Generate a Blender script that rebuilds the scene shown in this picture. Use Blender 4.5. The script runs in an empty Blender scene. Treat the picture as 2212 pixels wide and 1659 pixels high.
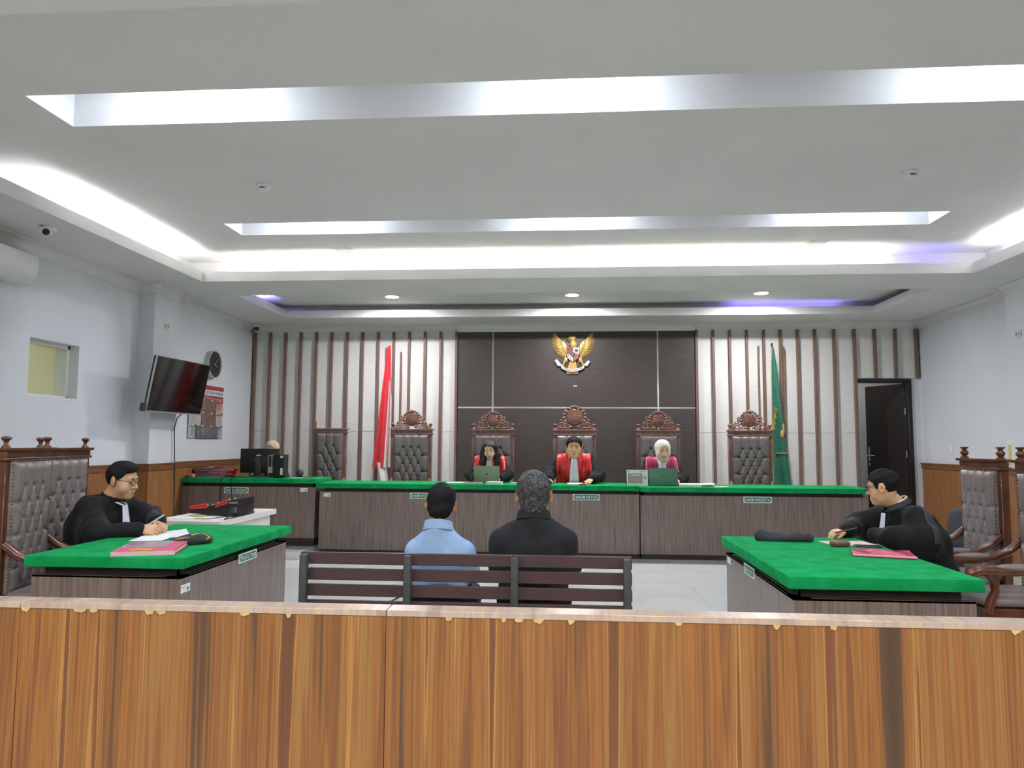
import bpy, bmesh, math, random
import numpy as np
from mathutils import Matrix, Vector, Euler

random.seed(7)
scene = bpy.context.scene
col = scene.collection
PI = math.pi

# ------------------------------------------------------------------ camera
def make_camera():
    f, yaw, pit, rol = 1568.63, .07304, .080943, .005135
    fw = Vector((-math.sin(yaw)*math.cos(pit), math.cos(yaw)*math.cos(pit), math.sin(pit)))
    rt = Vector((math.cos(yaw), math.sin(yaw), 0)); up = rt.cross(fw)
    r2 = math.cos(rol)*rt + math.sin(rol)*up
    u2 = -math.sin(rol)*rt + math.cos(rol)*up
    m = Matrix.Identity(4)
    for i in range(3):
        m[i][0] = r2[i]; m[i][1] = u2[i]; m[i][2] = -fw[i]
    m[0][3], m[1][3], m[2][3] = 0, 0, 1.43
    cd = bpy.data.cameras.new('camera'); cd.sensor_width = 36; cd.lens = f/2212*36
    cd.clip_start = .02; cd.clip_end = 100
    co = bpy.data.objects.new('camera', cd); col.objects.link(co); co.matrix_world = m
    scene.camera = co
make_camera()

# ------------------------------------------------------------------ world, exposure
w = bpy.data.worlds.new('world'); scene.world = w; w.use_nodes = True
w.node_tree.nodes['Background'].inputs[0].default_value = (.8, .85, .9, 1)
w.node_tree.nodes['Background'].inputs[1].default_value = .02
vs = scene.view_settings
vs.view_transform = 'Standard'; vs.look = 'None'; vs.gamma = 1.0; vs.use_curve_mapping = False
vs.exposure = 2.30
try:
    scene.cycles.use_denoising = True
    scene.cycles.use_adaptive_sampling = True; scene.cycles.adaptive_threshold = .15; scene.cycles.adaptive_min_samples = 20
    scene.cycles.max_bounces = 5; scene.cycles.diffuse_bounces = 4; scene.cycles.glossy_bounces = 3
    scene.cycles.sample_clamp_indirect = 6
    scene.cycles.caustics_reflective = False; scene.cycles.caustics_refractive = False
except Exception: pass
# lamp strengths (all belong to lamps built further down; the rear ones are added, unseen)
L_SLOT, L_TRAY, L_REAR, L_COVE, L_BLUE = 104, 195, 152, 10, 2.2

# ------------------------------------------------------------------ materials
def lin(c):
    if isinstance(c, str):
        c = [int(c[i:i+2], 16)/255 for i in (1, 3, 5)]
    return tuple((x/12.92 if x <= .04045 else ((x+.055)/1.055)**2.4) for x in c[:3]) + (1,)
MATS = {}
def mat(name, c, rough=.5, metal=0., spec=.5, c2=None, vs=6, stretch=(1, 1, 1), detail=4, ramp=None,
        bump=0., bs=150, bstretch=None, coat=0., emit=0., sheen=0., lo=.35, hi=.65, nrough=.5, dist=0.):
    if name in MATS: return MATS[name]
    m = bpy.data.materials.new(name); m.use_nodes = True; MATS[name] = m
    nt = m.node_tree; b = nt.nodes['Principled BSDF']
    b.inputs['Base Color'].default_value = lin(c)
    b.inputs['Roughness'].default_value = rough; b.inputs['Metallic'].default_value = metal
    b.inputs['Specular IOR Level'].default_value = spec
    b.inputs['Coat Weight'].default_value = coat; b.inputs['Coat Roughness'].default_value = .12
    b.inputs['Sheen Weight'].default_value = sheen
    tc = None
    if c2 is not None or ramp is not None or bump:
        tc = nt.nodes.new('ShaderNodeTexCoord')
    if c2 is not None or ramp is not None:
        mp = nt.nodes.new('ShaderNodeMapping'); mp.inputs['Scale'].default_value = stretch
        nt.links.new(tc.outputs['Object'], mp.inputs[0])
        n = nt.nodes.new('ShaderNodeTexNoise'); n.inputs['Scale'].default_value = vs; n.inputs['Detail'].default_value = detail; n.inputs['Roughness'].default_value = nrough; n.inputs['Distortion'].default_value = dist
        nt.links.new(mp.outputs[0], n.inputs['Vector'])
        r = nt.nodes.new('ShaderNodeValToRGB'); e = r.color_ramp.elements
        if ramp is None: ramp = [(lo, c), (hi, c2)]
        e[0].position, e[0].color = ramp[0][0], lin(ramp[0][1])
        e[1].position, e[1].color = ramp[-1][0], lin(ramp[-1][1])
        for p, cc in ramp[1:-1]:
            k = e.new(p); k.color = lin(cc)
        nt.links.new(n.outputs['Fac'], r.inputs[0]); nt.links.new(r.outputs[0], b.inputs['Base Color'])
    if bump:
        mp2 = nt.nodes.new('ShaderNodeMapping'); mp2.inputs['Scale'].default_value = bstretch or (1, 1, 1)
        nt.links.new(tc.outputs['Object'], mp2.inputs[0])
        n2 = nt.nodes.new('ShaderNodeTexNoise'); n2.inputs['Scale'].default_value = bs; n2.inputs['Detail'].default_value = 3
        nt.links.new(mp2.outputs[0], n2.inputs['Vector'])
        bp = nt.nodes.new('ShaderNodeBump'); bp.inputs['Strength'].default_value = bump; bp.inputs['Distance'].default_value = .01
        nt.links.new(n2.outputs['Fac'], bp.inputs['Height']); nt.links.new(bp.outputs[0], b.inputs['Normal'])
    if emit:
        b.inputs['Emission Color'].default_value = lin(c); b.inputs['Emission Strength'].default_value = emit
    return m
def glassmat(name, c, alpha=.25, rough=.05):
    if name in MATS: return MATS[name]
    m = bpy.data.materials.new(name); m.use_nodes = True; MATS[name] = m
    nt = m.node_tree; b = nt.nodes['Principled BSDF']
    b.inputs['Base Color'].default_value = lin(c); b.inputs['Roughness'].default_value = rough
    b.inputs['Alpha'].default_value = alpha
    return m

PLASTER = mat('ceiling_paint', '#dedddb', .9, c2='#d9d9d7', vs=1.5)
WALLP = mat('wall_paint', '#d7dce0', .85, c2='#d3d8dd', vs=1.2)
TRIMP = mat('trim_paint', '#dcdcdb', .7)
SLATP = mat('laminate_pale', '#dfe0dc', .55, c2='#d6d6d0', vs=5, stretch=(1, 1, 26), bump=.05, bs=60, bstretch=(1, 1, 8))
SLATW = mat('slat_wood', '#6e574a', .5, c2='#7c6557', vs=4, stretch=(20, 20, 1))
PANELD = mat('dark_panel_wood', '#3c3532', .4, c2='#4a4340', vs=3, stretch=(1, 1, 60), detail=6)
CHROME = mat('chrome', '#d8d8d8', .12, metal=1., bump=.04, bs=12)
WAINS = mat('wainscot_wood', '#855731', .38, c2='#9b6d41', vs=3, stretch=(14, 14, 1), detail=6)
WAINSD = mat('wainscot_moulding', '#724526', .4, c2='#825433', vs=4, stretch=(2, 2, 12))
TILE = mat('floor_tile', '#d4d7d4', .12, c2='#cfd2d0', vs=2, coat=.2)
GROUT = mat('grout', '#a9aba8', .8)
DESKW = mat('desk_wood', '#655751', .4, c2='#8e7e76', vs=3.2, stretch=(26, 26, .7), detail=7, lo=.3, hi=.7, coat=.25)
DARKW = mat('desk_recess', '#2a2422', .6, c2='#342c29', vs=3, stretch=(12, 12, 1))
FELT = mat('green_felt', '#0c8f4b', .97, spec=.1, c2='#1da05d', vs=9, detail=5, bump=.25, bs=260)
WHITED = mat('white_laminate', '#e4e0d8', .45)
BARR = mat('barrier_laminate', '#a8733f', .45, vs=1.0, stretch=(9.0, 1.0, .14), detail=9, nrough=.55, dist=.2,
           ramp=[(.30, '#4d3828'), (.385, '#644630'), (.425, '#95632f'), (.455, '#7a4d2e'), (.485, '#a46c34'), (.515, '#8a572f'),
                 (.545, '#a07640'), (.575, '#935f31'), (.605, '#b98646'), (.625, '#7f5030'), (.70, '#6a432b')], bump=.04, bs=30, bstretch=(8, 1, .3))
BARRT = mat('barrier_top_laminate_sheen', '#e0cbc0', .25, vs=1.0, stretch=(9.5, 1.5, 1), detail=5, coat=.5,
            ramp=[(.35, '#ab9488'), (.45, '#c6ae9f'), (.52, '#b9a498'), (.6, '#ccb499'), (.7, '#b09a8f')])  # pale tones have the ceiling's reflection on the glossy top painted in
MDF = mat('chipped_board', '#d9bd86', .9, c2='#c7a86e', vs=30)
BENCHW = mat('bench_slat_paint', '#4b3a3c', .42, c2='#523f40', vs=3, stretch=(2, 20, 20))
BENCHP = mat('bench_post_steel', '#3a3f40', .5, c2='#43494a', vs=30)
CHW = mat('chair_wood', '#4e2a18', .28, c2='#693b22', vs=5, stretch=(3, 3, 1.2), coat=.4)
CHWD = mat('chair_wood_dim', '#6b4a3d', .32, c2='#85645a', vs=5, stretch=(3, 3, 1.2), coat=.3)
LEATH = mat('brown_grey_leather', '#7f7573', .34, c2='#877c7a', vs=12, bump=.12, bs=220)
LEATHD = mat('dark_grey_leather', '#676160', .3, c2='#6e6867', vs=12, bump=.1, bs=220)
BRASS = mat('nail_brass', '#7d6a55', .4, metal=.6)
BLK = mat('black_plastic', '#17181a', .4)
BLKM = mat('black_matte', '#1c1d20', .75)
DKG = mat('dark_grey_plastic', '#3a3c3e', .5)
SILV = mat('silver_plastic', '#b9bbbd', .35, metal=.6)
SCREEN = mat('tv_screen_glass', '#060607', .08, spec=.5)
PAPER = mat('paper_white', '#eceef0', .8)
PAPERC = mat('paper_cream', '#cfd0b4', .8)
PINK = mat('pink_card', '#d4587f', .55)
PINKL = mat('pink_paper', '#eab9c6', .75)
PINKG = mat('pink_plastic', '#e04d74', .16, c2='#ea7594', vs=14, bump=.3, bs=18, coat=.5)
REDC = mat('red_card', '#b8323f', .6)
REDM = mat('maroon_card', '#7e2a3c', .6)
LILAC = mat('paper_edge_lilac', '#bba9b4', .8, c2='#8d5d6d', vs=120, stretch=(.2, .2, 8))
YEL = mat('yellow_cord', '#d8bd3a', .7)
BLKF = mat('black_cloth', '#202226', .9, c2='#2a2c31', vs=14, bump=.3, bs=40, sheen=.1)
SIGNB = mat('sign_plate', '#cfe3dc', .4)
SIGNG = mat('sign_green', '#1d6150', .4)
SIGNW = mat('sign_letter', '#e6f4ef', .5)
BLUEW = mat('white_plastic', '#e3e5e4', .4)
GOLD = mat('emblem_gold', '#c6a55c', .4, metal=.3, c2='#d3b56e', vs=20)
GOLDD = mat('emblem_gold_dark', '#8b6c30', .5, metal=.2)
LAMPW = mat('lamp_lens_slot', '#e3edff', emit=L_SLOT)
LAMPT = mat('lamp_lens_tray', '#faf6fb', emit=L_TRAY)
LAMPR = mat('lamp_lens_rear_added', '#fbf8f4', emit=L_REAR)
LAMPC = mat('led_strip_white', '#f8f8ff', emit=L_COVE*1.3)
LAMPCW = mat('led_strip_warm', '#fffcf4', emit=L_COVE*.8)
LAMPB = mat('led_strip_violet', '#9a90ff', emit=L_BLUE); LAMPB2 = mat('led_strip_violet_strong', '#a9a2ff', emit=L_BLUE*5)

# ------------------------------------------------------------------ mesh helpers
class MB:
    def __init__(s): s.v, s.f = [], []
    def add(s, vs_, fs_, M=None):
        o = len(s.v)
        if M is not None: vs_ = [tuple(M @ Vector(p)) for p in vs_]
        s.v += [tuple(p) for p in vs_]; s.f += [tuple(i+o for i in f) for f in fs_]
        return s
    def box(s, x0, x1, y0, y1, z0, z1, M=None):
        v = [(x, y, z) for z in (z0, z1) for y in (y0, y1) for x in (x0, x1)]
        return s.add(v, [(0, 2, 3, 1), (4, 5, 7, 6), (0, 1, 5, 4), (2, 6, 7, 3), (0, 4, 6, 2), (1, 3, 7, 5)], M)
    def prism(s, poly, a, b, M=None):
        """polygon in (x,z), extruded along y from a to b"""
        n = len(poly); v = [(p[0], a, p[1]) for p in poly] + [(p[0], b, p[1]) for p in poly]
        ar = sum(poly[i][0]*poly[(i+1) % n][1]-poly[(i+1) % n][0]*poly[i][1] for i in range(n))
        f = [tuple(range(n)), tuple(range(2*n-1, n-1, -1))] + [(i, i+n, (i+1) % n+n, (i+1) % n) for i in range(n)]
        if ar < 0: f = [tuple(reversed(q)) for q in f]
        return s.add(v, f, M)
    def lathe(s, prof, seg=16, M=None, cap=True):
        v, f = [], []; n = len(prof)
        for i in range(seg):
            a = 2*PI*i/seg
            v += [(r*math.cos(a), r*math.sin(a), z) for r, z in prof]
        for i in range(seg):
            j = (i+1) % seg
            for k in range(n-1): f.append((i*n+k, j*n+k, j*n+k+1, i*n+k+1))
        if cap:
            f.append(tuple(i*n for i in range(seg-1, -1, -1))); f.append(tuple(i*n+n-1 for i in range(seg)))
        return s.add(v, f, M)
    def cyl(s, p, q, r, seg=12, r2=None):
        return s.tube([p, q], [r, r if r2 is None else r2], seg)
    def tube(s, pts, r, seg=8, closed=False, sx=1.0, up=None):
        pts = [Vector(p) for p in pts]; n = len(pts)
        rr = r if hasattr(r, '__len__') else [r]*n
        v, f = [], []; N0 = None
        for i, p in enumerate(pts):
            a = pts[i-1] if (i or closed) else p; b = pts[(i+1) % n] if (i < n-1 or closed) else p
            t = (b-a)
            if t.length < 1e-9: t = Vector((0, 0, 1))
            t.normalize()
            if N0 is None:
                h = Vector(up) if up else (Vector((0, 0, 1)) if abs(t.z) < .9 else Vector((1, 0, 0)))
                N0 = (h - t*h.dot(t)).normalized()
            else:
                N0 = (N0 - t*N0.dot(t))
                N0 = N0.normalized() if N0.length > 1e-6 else t.orthogonal().normalized()
            B = t.cross(N0)
            for k in range(seg):
                a2 = 2*PI*(k+.5)/seg
                v.append(tuple(p + (N0*math.cos(a2) + B*math.sin(a2)*sx)*rr[i]))
        m = n if closed else n-1
        for i in range(m):
            j = (i+1) % n
            for k in range(seg): f.append((i*seg+k, i*seg+(k+1) % seg, j*seg+(k+1) % seg, j*seg+k))
        if not closed:
            f.append(tuple(range(seg-1, -1, -1))); f.append(tuple((n-1)*seg+k for k in range(seg)))
        return s.add(v, f)
    def ball(s, c, r, seg=12, rings=8, M=None):
        r = r if hasattr(r, '__len__') else (r, r, r)
        v, f = [(c[0], c[1], c[2]-r[2])], []
        for i in range(1, rings):
            a = -PI/2+PI*i/rings
            for k in range(seg):
                b = 2*PI*k/seg
                v.append((c[0]+r[0]*math.cos(a)*math.cos(b), c[1]+r[1]*math.cos(a)*math.sin(b), c[2]+r[2]*math.sin(a)))
        v.append((c[0], c[1], c[2]+r[2]))
        for k in range(seg): f.append((0, 1+(k+1) % seg, 1+k))
        for i in range(rings-2):
            for k in range(seg): f.append((1+i*seg+k, 1+i*seg+(k+1) % seg, 1+(i+1)*seg+(k+1) % seg, 1+(i+1)*seg+k))
        o = 1+(rings-2)*seg
        for k in range(seg): f.append((o+k, o+(k+1) % seg, len(v)-1))
        return s.add(v, f, M)
    def grid(s, fn, nu, nv, M=None, flip=False):
        v = [fn(i/nu, j/nv) for j in range(nv+1) for i in range(nu+1)]
        f = []
        for j in range(nv):
            for i in range(nu):
                q = (j*(nu+1)+i, j*(nu+1)+i+1, (j+1)*(nu+1)+i+1, (j+1)*(nu+1)+i)
                f.append(q[::-1] if flip else q)
        return s.add(v, f, M)
    def build(s, name, m, parent=None, smooth=None, bevel=0., loc=None, kind=None, seg=2):
        me = bpy.data.meshes.new(name); me.from_pydata(s.v, [], s.f)
        if bevel:
            bm = bmesh.new(); bm.from_mesh(me)
            ed = [e for e in bm.edges if len(e.link_faces) == 2 and e.calc_face_angle(0) > .6]
            bmesh.ops.bevel(bm, geom=ed, offset=bevel, segments=seg, affect='EDGES', profile=.5)
            bm.to_mesh(me); bm.free()
            if smooth is None: smooth = 40
        me.materials.append(m)
        if smooth:
            me.shade_smooth()
            if smooth < 180: me.set_sharp_from_angle(angle=math.radians(smooth))
        return link(name, me, parent, loc, kind)
def link(name, me, parent=None, loc=None, kind=None):
    o = bpy.data.objects.new(name, me); col.objects.link(o)
    if parent is not None: o.parent = parent
    if loc is not None: o.location = loc
    if kind: o['kind'] = kind
    return o
def thing(name, label, cat, loc=(0, 0, 0), rotz=0., group=None, rot=None):
    o = bpy.data.objects.new(name, None); col.objects.link(o); o.empty_display_size = .1
    o.location = loc; o.rotation_euler = rot if rot else (0, 0, rotz)
    tag(o, label, cat, group); return o
def tag(o, label, cat, group=None):
    o['label'] = label; o['category'] = cat
    if group: o['group'] = group
    return o
def struct(o): o['kind'] = 'structure'; return o
def kids(o): return [c for c in bpy.data.objects if c.parent is o]
def dup(o, loc, rotz=0, label=None, group=None):
    r = o.copy(); col.objects.link(r); r.location = loc; r.rotation_euler = (0, 0, rotz)
    if label: r['label'] = label
    if group: r['group'] = group
    for c in kids(o):
        d = c.copy(); col.objects.link(d); d.parent = r
        for g in kids(c):
            e = g.copy(); col.objects.link(e); e.parent = d
    return r
def share(o, parent, loc, rot=None):
    c = o.copy(); col.objects.link(c); c.parent = parent; c.location = loc
    if rot: c.rotation_euler = rot
    return c
def text(name, s, m, parent, M, width=None, height=None, depth=.001, bold=.0):
    cu = bpy.data.curves.new('t', 'FONT'); cu.body = s; cu.size = 1; cu.extrude = 0; cu.offset = bold
    cu.resolution_u = 3
    ob = bpy.data.objects.new('t', cu); col.objects.link(ob)
    me = bpy.data.meshes.new_from_object(ob)
    bpy.data.objects.remove(ob); bpy.data.curves.remove(cu)
    xs = [v.co.x for v in me.vertices]; ys = [v.co.y for v in me.vertices]
    cx, cy = (min(xs)+max(xs))/2, (min(ys)+max(ys))/2; wd, ht = max(xs)-min(xs), max(ys)-min(ys)
    sx = width/wd if width else height/ht; sy = height/ht if height else sx
    for v in me.vertices: v.co = M @ Vector(((v.co.x-cx)*sx, 0, (v.co.y-cy)*sy))
    me.materials.clear(); me.materials.append(m); me.name = name
    me.update()
    return link(name, me, parent)
def T(x, y, z): return Matrix.Translation((x, y, z))
def RZ(a): return Matrix.Rotation(a, 4, 'Z')
def RX(a): return Matrix.Rotation(a, 4, 'X')
def RY(a): return Matrix.Rotation(a, 4, 'Y')
# ================================================================== the room
XL, XR, YB, YF, ZC = -5.05, 5.36, 11.4, -4.5, 3.3
DZ = .09    # the low platform at the back
# floor, platform and tiles
fl = struct(MB().box(XL-.3, XR+.3, YF-.3, YB+1.8, -.1, -.004).build('floor', GROUT))
tile = MB().box(-.298, .298, -.298, .298, -.02, 0).build('tile', TILE, fl, bevel=.002, seg=1)
tile.location = (.97, 7.90, 0)
for i in range(-9, 8):
    for j in range(-9, 3):
        if (i, j) == (0, 0): continue
        x, y = .97+.6*i, 7.90+.6*j
        if XL+.2 < x < XR-.2: share(tile, fl, (x, y, 0))
da = struct(MB().box(XL, XR, 9.46, YB, -.02, DZ).box(XL, -3.24, 8.76, 9.46, -.02, DZ).build('platform', TILE)); da.name = 'floor_platform'
# side walls
WY0, WY1, WZ0, WZ1 = 6.47, 7.17, 1.85, 2.41
wl = struct(MB().box(XL-.26, XL, YF, WY0, 0, ZC).box(XL-.26, XL, WY1, YB+.2, 0, ZC).box(XL-.26, XL, WY0, WY1, 0, WZ0)
            .box(XL-.26, XL, WY0, WY1, WZ1, ZC).build('wall_left', WALLP))
MB().box(XL, -4.86, 8.2, 8.77, 0, ZC).build('pilaster', WALLP, wl)
wr = struct(MB().box(XR, XR+.26, YF, YB+.2, 0, ZC).build('wall_right', WALLP))
MB().box(5.17, XR, 8.3, 8.86, 0, ZC).build('pilaster', WALLP, wr)
struct(MB().box(XL-.26, XR+.26, YF-.2, YF, 0, ZC).build('wall_front', WALLP))
# back wall with the door opening
DX0, DX1, DZ1 = 4.425, 5.235, 2.43
wb = struct(MB().box(XL, DX0, YB, YB+.15, 0, ZC).box(DX1, XR, YB, YB+.15, 0, ZC).box(DX0, DX1, YB, YB+.15, DZ1, ZC).build('wall_back', WALLP))
SL = [-5.009+.2533*i for i in range(14)]
SR = [2.032, 2.287, 2.539, 2.795, 3.052, 3.304, 3.562, 3.819, 4.104, 4.406, 4.707, 5.008, 5.315]
ZT = 3.19
slat = MB().box(-.019, .019, -.03, .03, 0, ZT-DZ).build('slat', SLATW, wb, bevel=.002, seg=1); slat.location = (SL[0], YB-.05, DZ)
for x in SL[1:] + SR[:10]: share(slat, wb, (x, YB-.05, DZ))
slat2 = MB().box(-.019, .019, -.03, .03, 0, ZT-DZ1-.01).build('slat', SLATW, wb, bevel=.002, seg=1); slat2.location = (SR[10], YB-.05, DZ1+.01)
for x in SR[11:]: share(slat2, wb, (x, YB-.05, DZ1+.01))
for XS in (SL, SR):
    for a, b in zip(XS[:-1], XS[1:]):
        rows = ((DZ, 1.60), (1.604, ZT)) if b < 4.5 else ((DZ1+.012, ZT),)
        for z0, z1 in rows:
            MB().box(a+.003, b-.003, YB-.02, YB, z0, z1).build('panel', SLATP, wb)
# dark centre panelling with chrome strips
for x0, x1 in ((-1.685, -1.146), (-1.12, 1.425), (1.45, 2.0)):
    for z0, z1 in ((DZ, 1.97), (1.996, ZT)):
        MB().box(x0, x1, YB-.06, YB, z0, z1).build('dark_panel', PANELD, wb, bevel=.002, seg=1)
for x in (-1.146, 1.425): MB().box(x, x+.026, YB-.054, YB, DZ, ZT).build('chrome_strip', CHROME, wb)
MB().box(-1.685, 2.0, YB-.053, YB, 1.97, 1.996).build('chrome_strip', CHROME, wb)
# wainscot boards on the side walls
def wains(parent, boxes):
    k = 0
    for (x0, x1, y0, y1) in boxes:
        MB().box(x0, x1, y0, y1, 0, 1.075).build('wainscot_board', WAINS, parent)
        e = .008
        MB().box(x0-e, x1+e, y0-e, y1+e, 1.085, 1.15).box(x0-2*e, x1+2*e, y0-2*e, y1+2*e, 1.15, 1.165).box(x0, x1, y0, y1, 1.075, 1.085).build('wainscot_moulding', WAINSD, parent)
wains(wl, [(XL, XL+.02, YF, 8.2), (XL, -4.84, 8.18, 8.79), (XL, XL+.02, 8.79, YB-.03)])
wains(wr, [(XR-.02, XR, YF, 8.3), (5.15, XR, 8.28, 8.88), (XR-.02, XR, 8.88, YB-.03)])
# crown mouldings
def crown(name, p0, p1, n, s=.1, mat_=TRIMP, z=ZC):
    """p0->p1 along a wall, n = direction into the room"""
    prof = [(0, 0), (0, -1.15*s), (.1*s, -1.15*s), (.14*s, -1.0*s)] + [(.14*s+.75*s*(1-math.cos(a)), -1.0*s+.8*s*math.sin(a)) for a in (.4, .8, 1.2, PI/2)] + [(1.0*s, -.2*s), (1.0*s, 0)]
    p0, p1 = Vector(p0), Vector(p1); n = Vector(n)
    v = []; L = len(prof)
    for p in (p0, p1): v += [tuple(p + n*a + Vector((0, 0, z+b))) for a, b in prof]
    f = [tuple(range(L)), tuple(range(2*L-1, L-1, -1))] + [(i, i+L, (i+1) % L+L, (i+1) % L) for i in range(L)]
    m = MB().add(v, f); o = m.build(name, mat_, smooth=35)
    bm = bmesh.new(); bm.from_mesh(o.data); bmesh.ops.recalc_face_normals(bm, faces=bm.faces); bm.to_mesh(o.data); bm.free()
    return struct(o)
crown('trim_1', (XL, YB, 0), (-1.69, YB, 0), (0, -1, 0)); crown('trim_2', (-1.69, YB-.06, 0), (2.005, YB-.06, 0), (0, -1, 0), .105)
crown('trim_3', (2.005, YB, 0), (XR, YB, 0), (0, -1, 0))
crown('trim_4', (XL, YF, 0), (XL, 8.2, 0), (1, 0, 0)); crown('trim_5', (XL, 8.77, 0), (XL, YB, 0), (1, 0, 0))
crown('trim_6', (-4.86, 8.1, 0), (-4.86, 8.87, 0), (1, 0, 0)); crown('trim_7', (XL, 8.2, 0), (-4.77, 8.2, 0), (0, -1, 0)); crown('trim_8', (XL, 8.77, 0), (-4.77, 8.77, 0), (0, 1, 0))
crown('trim_9', (XR, YF, 0), (XR, 8.3, 0), (-1, 0, 0)); crown('trim_10', (XR, 8.86, 0), (XR, YB, 0), (-1, 0, 0))
crown('trim_11', (5.17, 8.2, 0), (5.17, 8.96, 0), (-1, 0, 0)); crown('trim_12', (XR, 8.86, 0), (5.08, 8.86, 0), (0, 1, 0))

# ceiling: soffit with two tray openings, raised tray with two light slots
H1 = (-4.25, 4.44, 2.89, 8.12); H2 = (-4.2, 4.4, 8.93, 10.62)
UP = 3.6
S1 = (-3.4, 3.58, 4.19, 4.64); S2 = (-3.4, 3.58, 6.88, 7.29)
cm = MB(); Z0, Z1 = ZC, ZC+.03
for b in ((XL-.26, XR+.26, YF-.2, H1[2]), (XL-.26, H1[0], H1[2], H1[3]), (H1[1], XR+.26, H1[2], H1[3]), (XL-.26, XR+.26, H1[3], H2[2]),
          (XL-.26, H2[0], H2[2], H2[3]), (H2[1], XR+.26, H2[2], H2[3]), (XL-.26, XR+.26, H2[3], YB+.3)):
    cm.box(b[0], b[1], b[2], b[3], Z0, Z1)
ceil = struct(cm.build('ceiling', PLASTER))
def ring(h, z0, z1, t):   # upright lip round an opening (outside of it)
    m = MB(); x0, x1, y0, y1 = h
    m.box(x0-t, x0, y0-t, y1+t, z0, z1).box(x1, x1+t, y0-t, y1+t, z0, z1).box(x0, x1, y0-t, y0, z0, z1).box(x0, x1, y1, y1+t, z0, z1)
    return m
ring(H1, Z1, 3.415, .02).build('cove_lip', TRIMP, ceil); ring(H2, Z1, 3.412, .02).build('cove_lip', TRIMP, ceil)
O1 = (H1[0]-.3, H1[1]+.3, H1[2]-.3, H1[3]+.3); O2 = (H2[0]-.22, H2[1]+.22, H2[2]-.22, H2[3]+.22)
ring(O1, ZC+.03, UP, .02).build('cove_wall', PLASTER, ceil); ring(O2, ZC+.03, 3.5, .02).build('cove_wall', PLASTER, ceil)
um = MB()
for b in ((O1[0]-.02, O1[1]+.02, O1[2]-.02, S1[2]), (O1[0]-.02, S1[0], S1[2], S1[3]), (S1[1], O1[1]+.02, S1[2], S1[3]), (O1[0]-.02, O1[1]+.02, S1[3], S2[2]),
          (O1[0]-.02, S2[0], S2[2], S2[3]), (S2[1], O1[1]+.02, S2[2], S2[3]), (O1[0]-.02, O1[1]+.02, S2[3], O1[3]+.02)):
    um.box(b[0], b[1], b[2], b[3], UP, UP+.03)
um.build('tray_panel', PLASTER, ceil)
for S in (S1, S2):
    ring(S, UP+.03, 4.0, .02).box(S[0]-.02, S[1]+.02, S[2]-.02, S[3]+.02, 4.0, 4.02).build('light_slot', TRIMP, ceil)
MB().box(O2[0]-.02, O2[1]+.02, O2[2]-.02, O2[3]+.02, 3.5, 3.53).build('tray_panel', PLASTER, ceil)

# lamps ------------------------------------------------------------------
def downlight(loc, r, m, label, group):
    t = thing('downlight', label, 'ceiling light', loc, group=group)
    MB().lathe([(r*1.22, 0), (r*1.22, -.008), (r*1.02, -.012), (r*1.0, -.004), (r*1.0, 0)], 28, cap=False).build('rim', BLUEW, t, smooth=40)
    MB().lathe([(r, -.003), (.0005, -.003)], 28, cap=False).build('lens', m, t)
    return t
pos = ['left', 'middle', 'right']
for k, x in enumerate((-2.5, .05, 2.74)):
    downlight((x, 4.44, 4.0), .075, LAMPW, 'round recessed lamp at the %s of the nearer ceiling slot' % pos[k], 'lamps in the ceiling slots')
    downlight((x, 7.10, 4.0), .075, LAMPW, 'round recessed lamp at the %s of the farther ceiling slot' % pos[k], 'lamps in the ceiling slots')
for k, x in enumerate((-2.45, .10, 2.684)):
    downlight((x, 10.04, 3.5), .088, LAMPT, 'bright round downlight above the judges, the %s one of three' % pos[k], 'downlights over the bench')
for k, x in enumerate((-3.2, 0, 3.2)):  # unseen lamps added behind the camera to light barrier and desk fronts
    for j, y in enumerate((1.7, -.6, -2.9)):
        downlight((x, y, ZC), .085, LAMPR, 'unseen downlight added in the rear soffit behind the barrier, %s column, row %s' % (pos[k], ('first', 'second', 'third')[j]), 'added unseen downlights in the rear soffit')
def strip(name, x0, x1, y0, y1, z, m, label):
    o = MB().box(x0, x1, y0, y1, z, z+.012).build(name, m)
    tag(o, label, 'led strip', 'led strips in the ceiling coves')
strip('led_strip', -3.9, -.25, 8.20, 8.235, 3.35, LAMPCW, 'white led strip hidden in the far cove, left half')
strip('led_strip', .0, 3.45, 8.20, 8.235, 3.35, LAMPCW, 'white led strip hidden in the far cove, right half')
strip('led_strip', -4.365, -4.33, 5.55, 7.75, 3.35, LAMPC, 'white led strip hidden in the left cove')
strip('led_strip', 4.52, 4.555, 5.6, 7.8, 3.35, LAMPC, 'white led strip hidden in the right cove')
strip('led_strip', 3.5, 4.3, 8.20, 8.225, 3.35, LAMPB, 'violet led strip in the far cove near the right corner')
strip('led_strip', -4.31, -4.28, 8.95, 9.95, 3.35, LAMPB2, 'violet led strip in the left side of the small tray')
strip('led_strip', 2.4, 4.0, 10.72, 10.74, 3.35, LAMPB, 'dim violet led strip along the back of the small tray')

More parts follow.
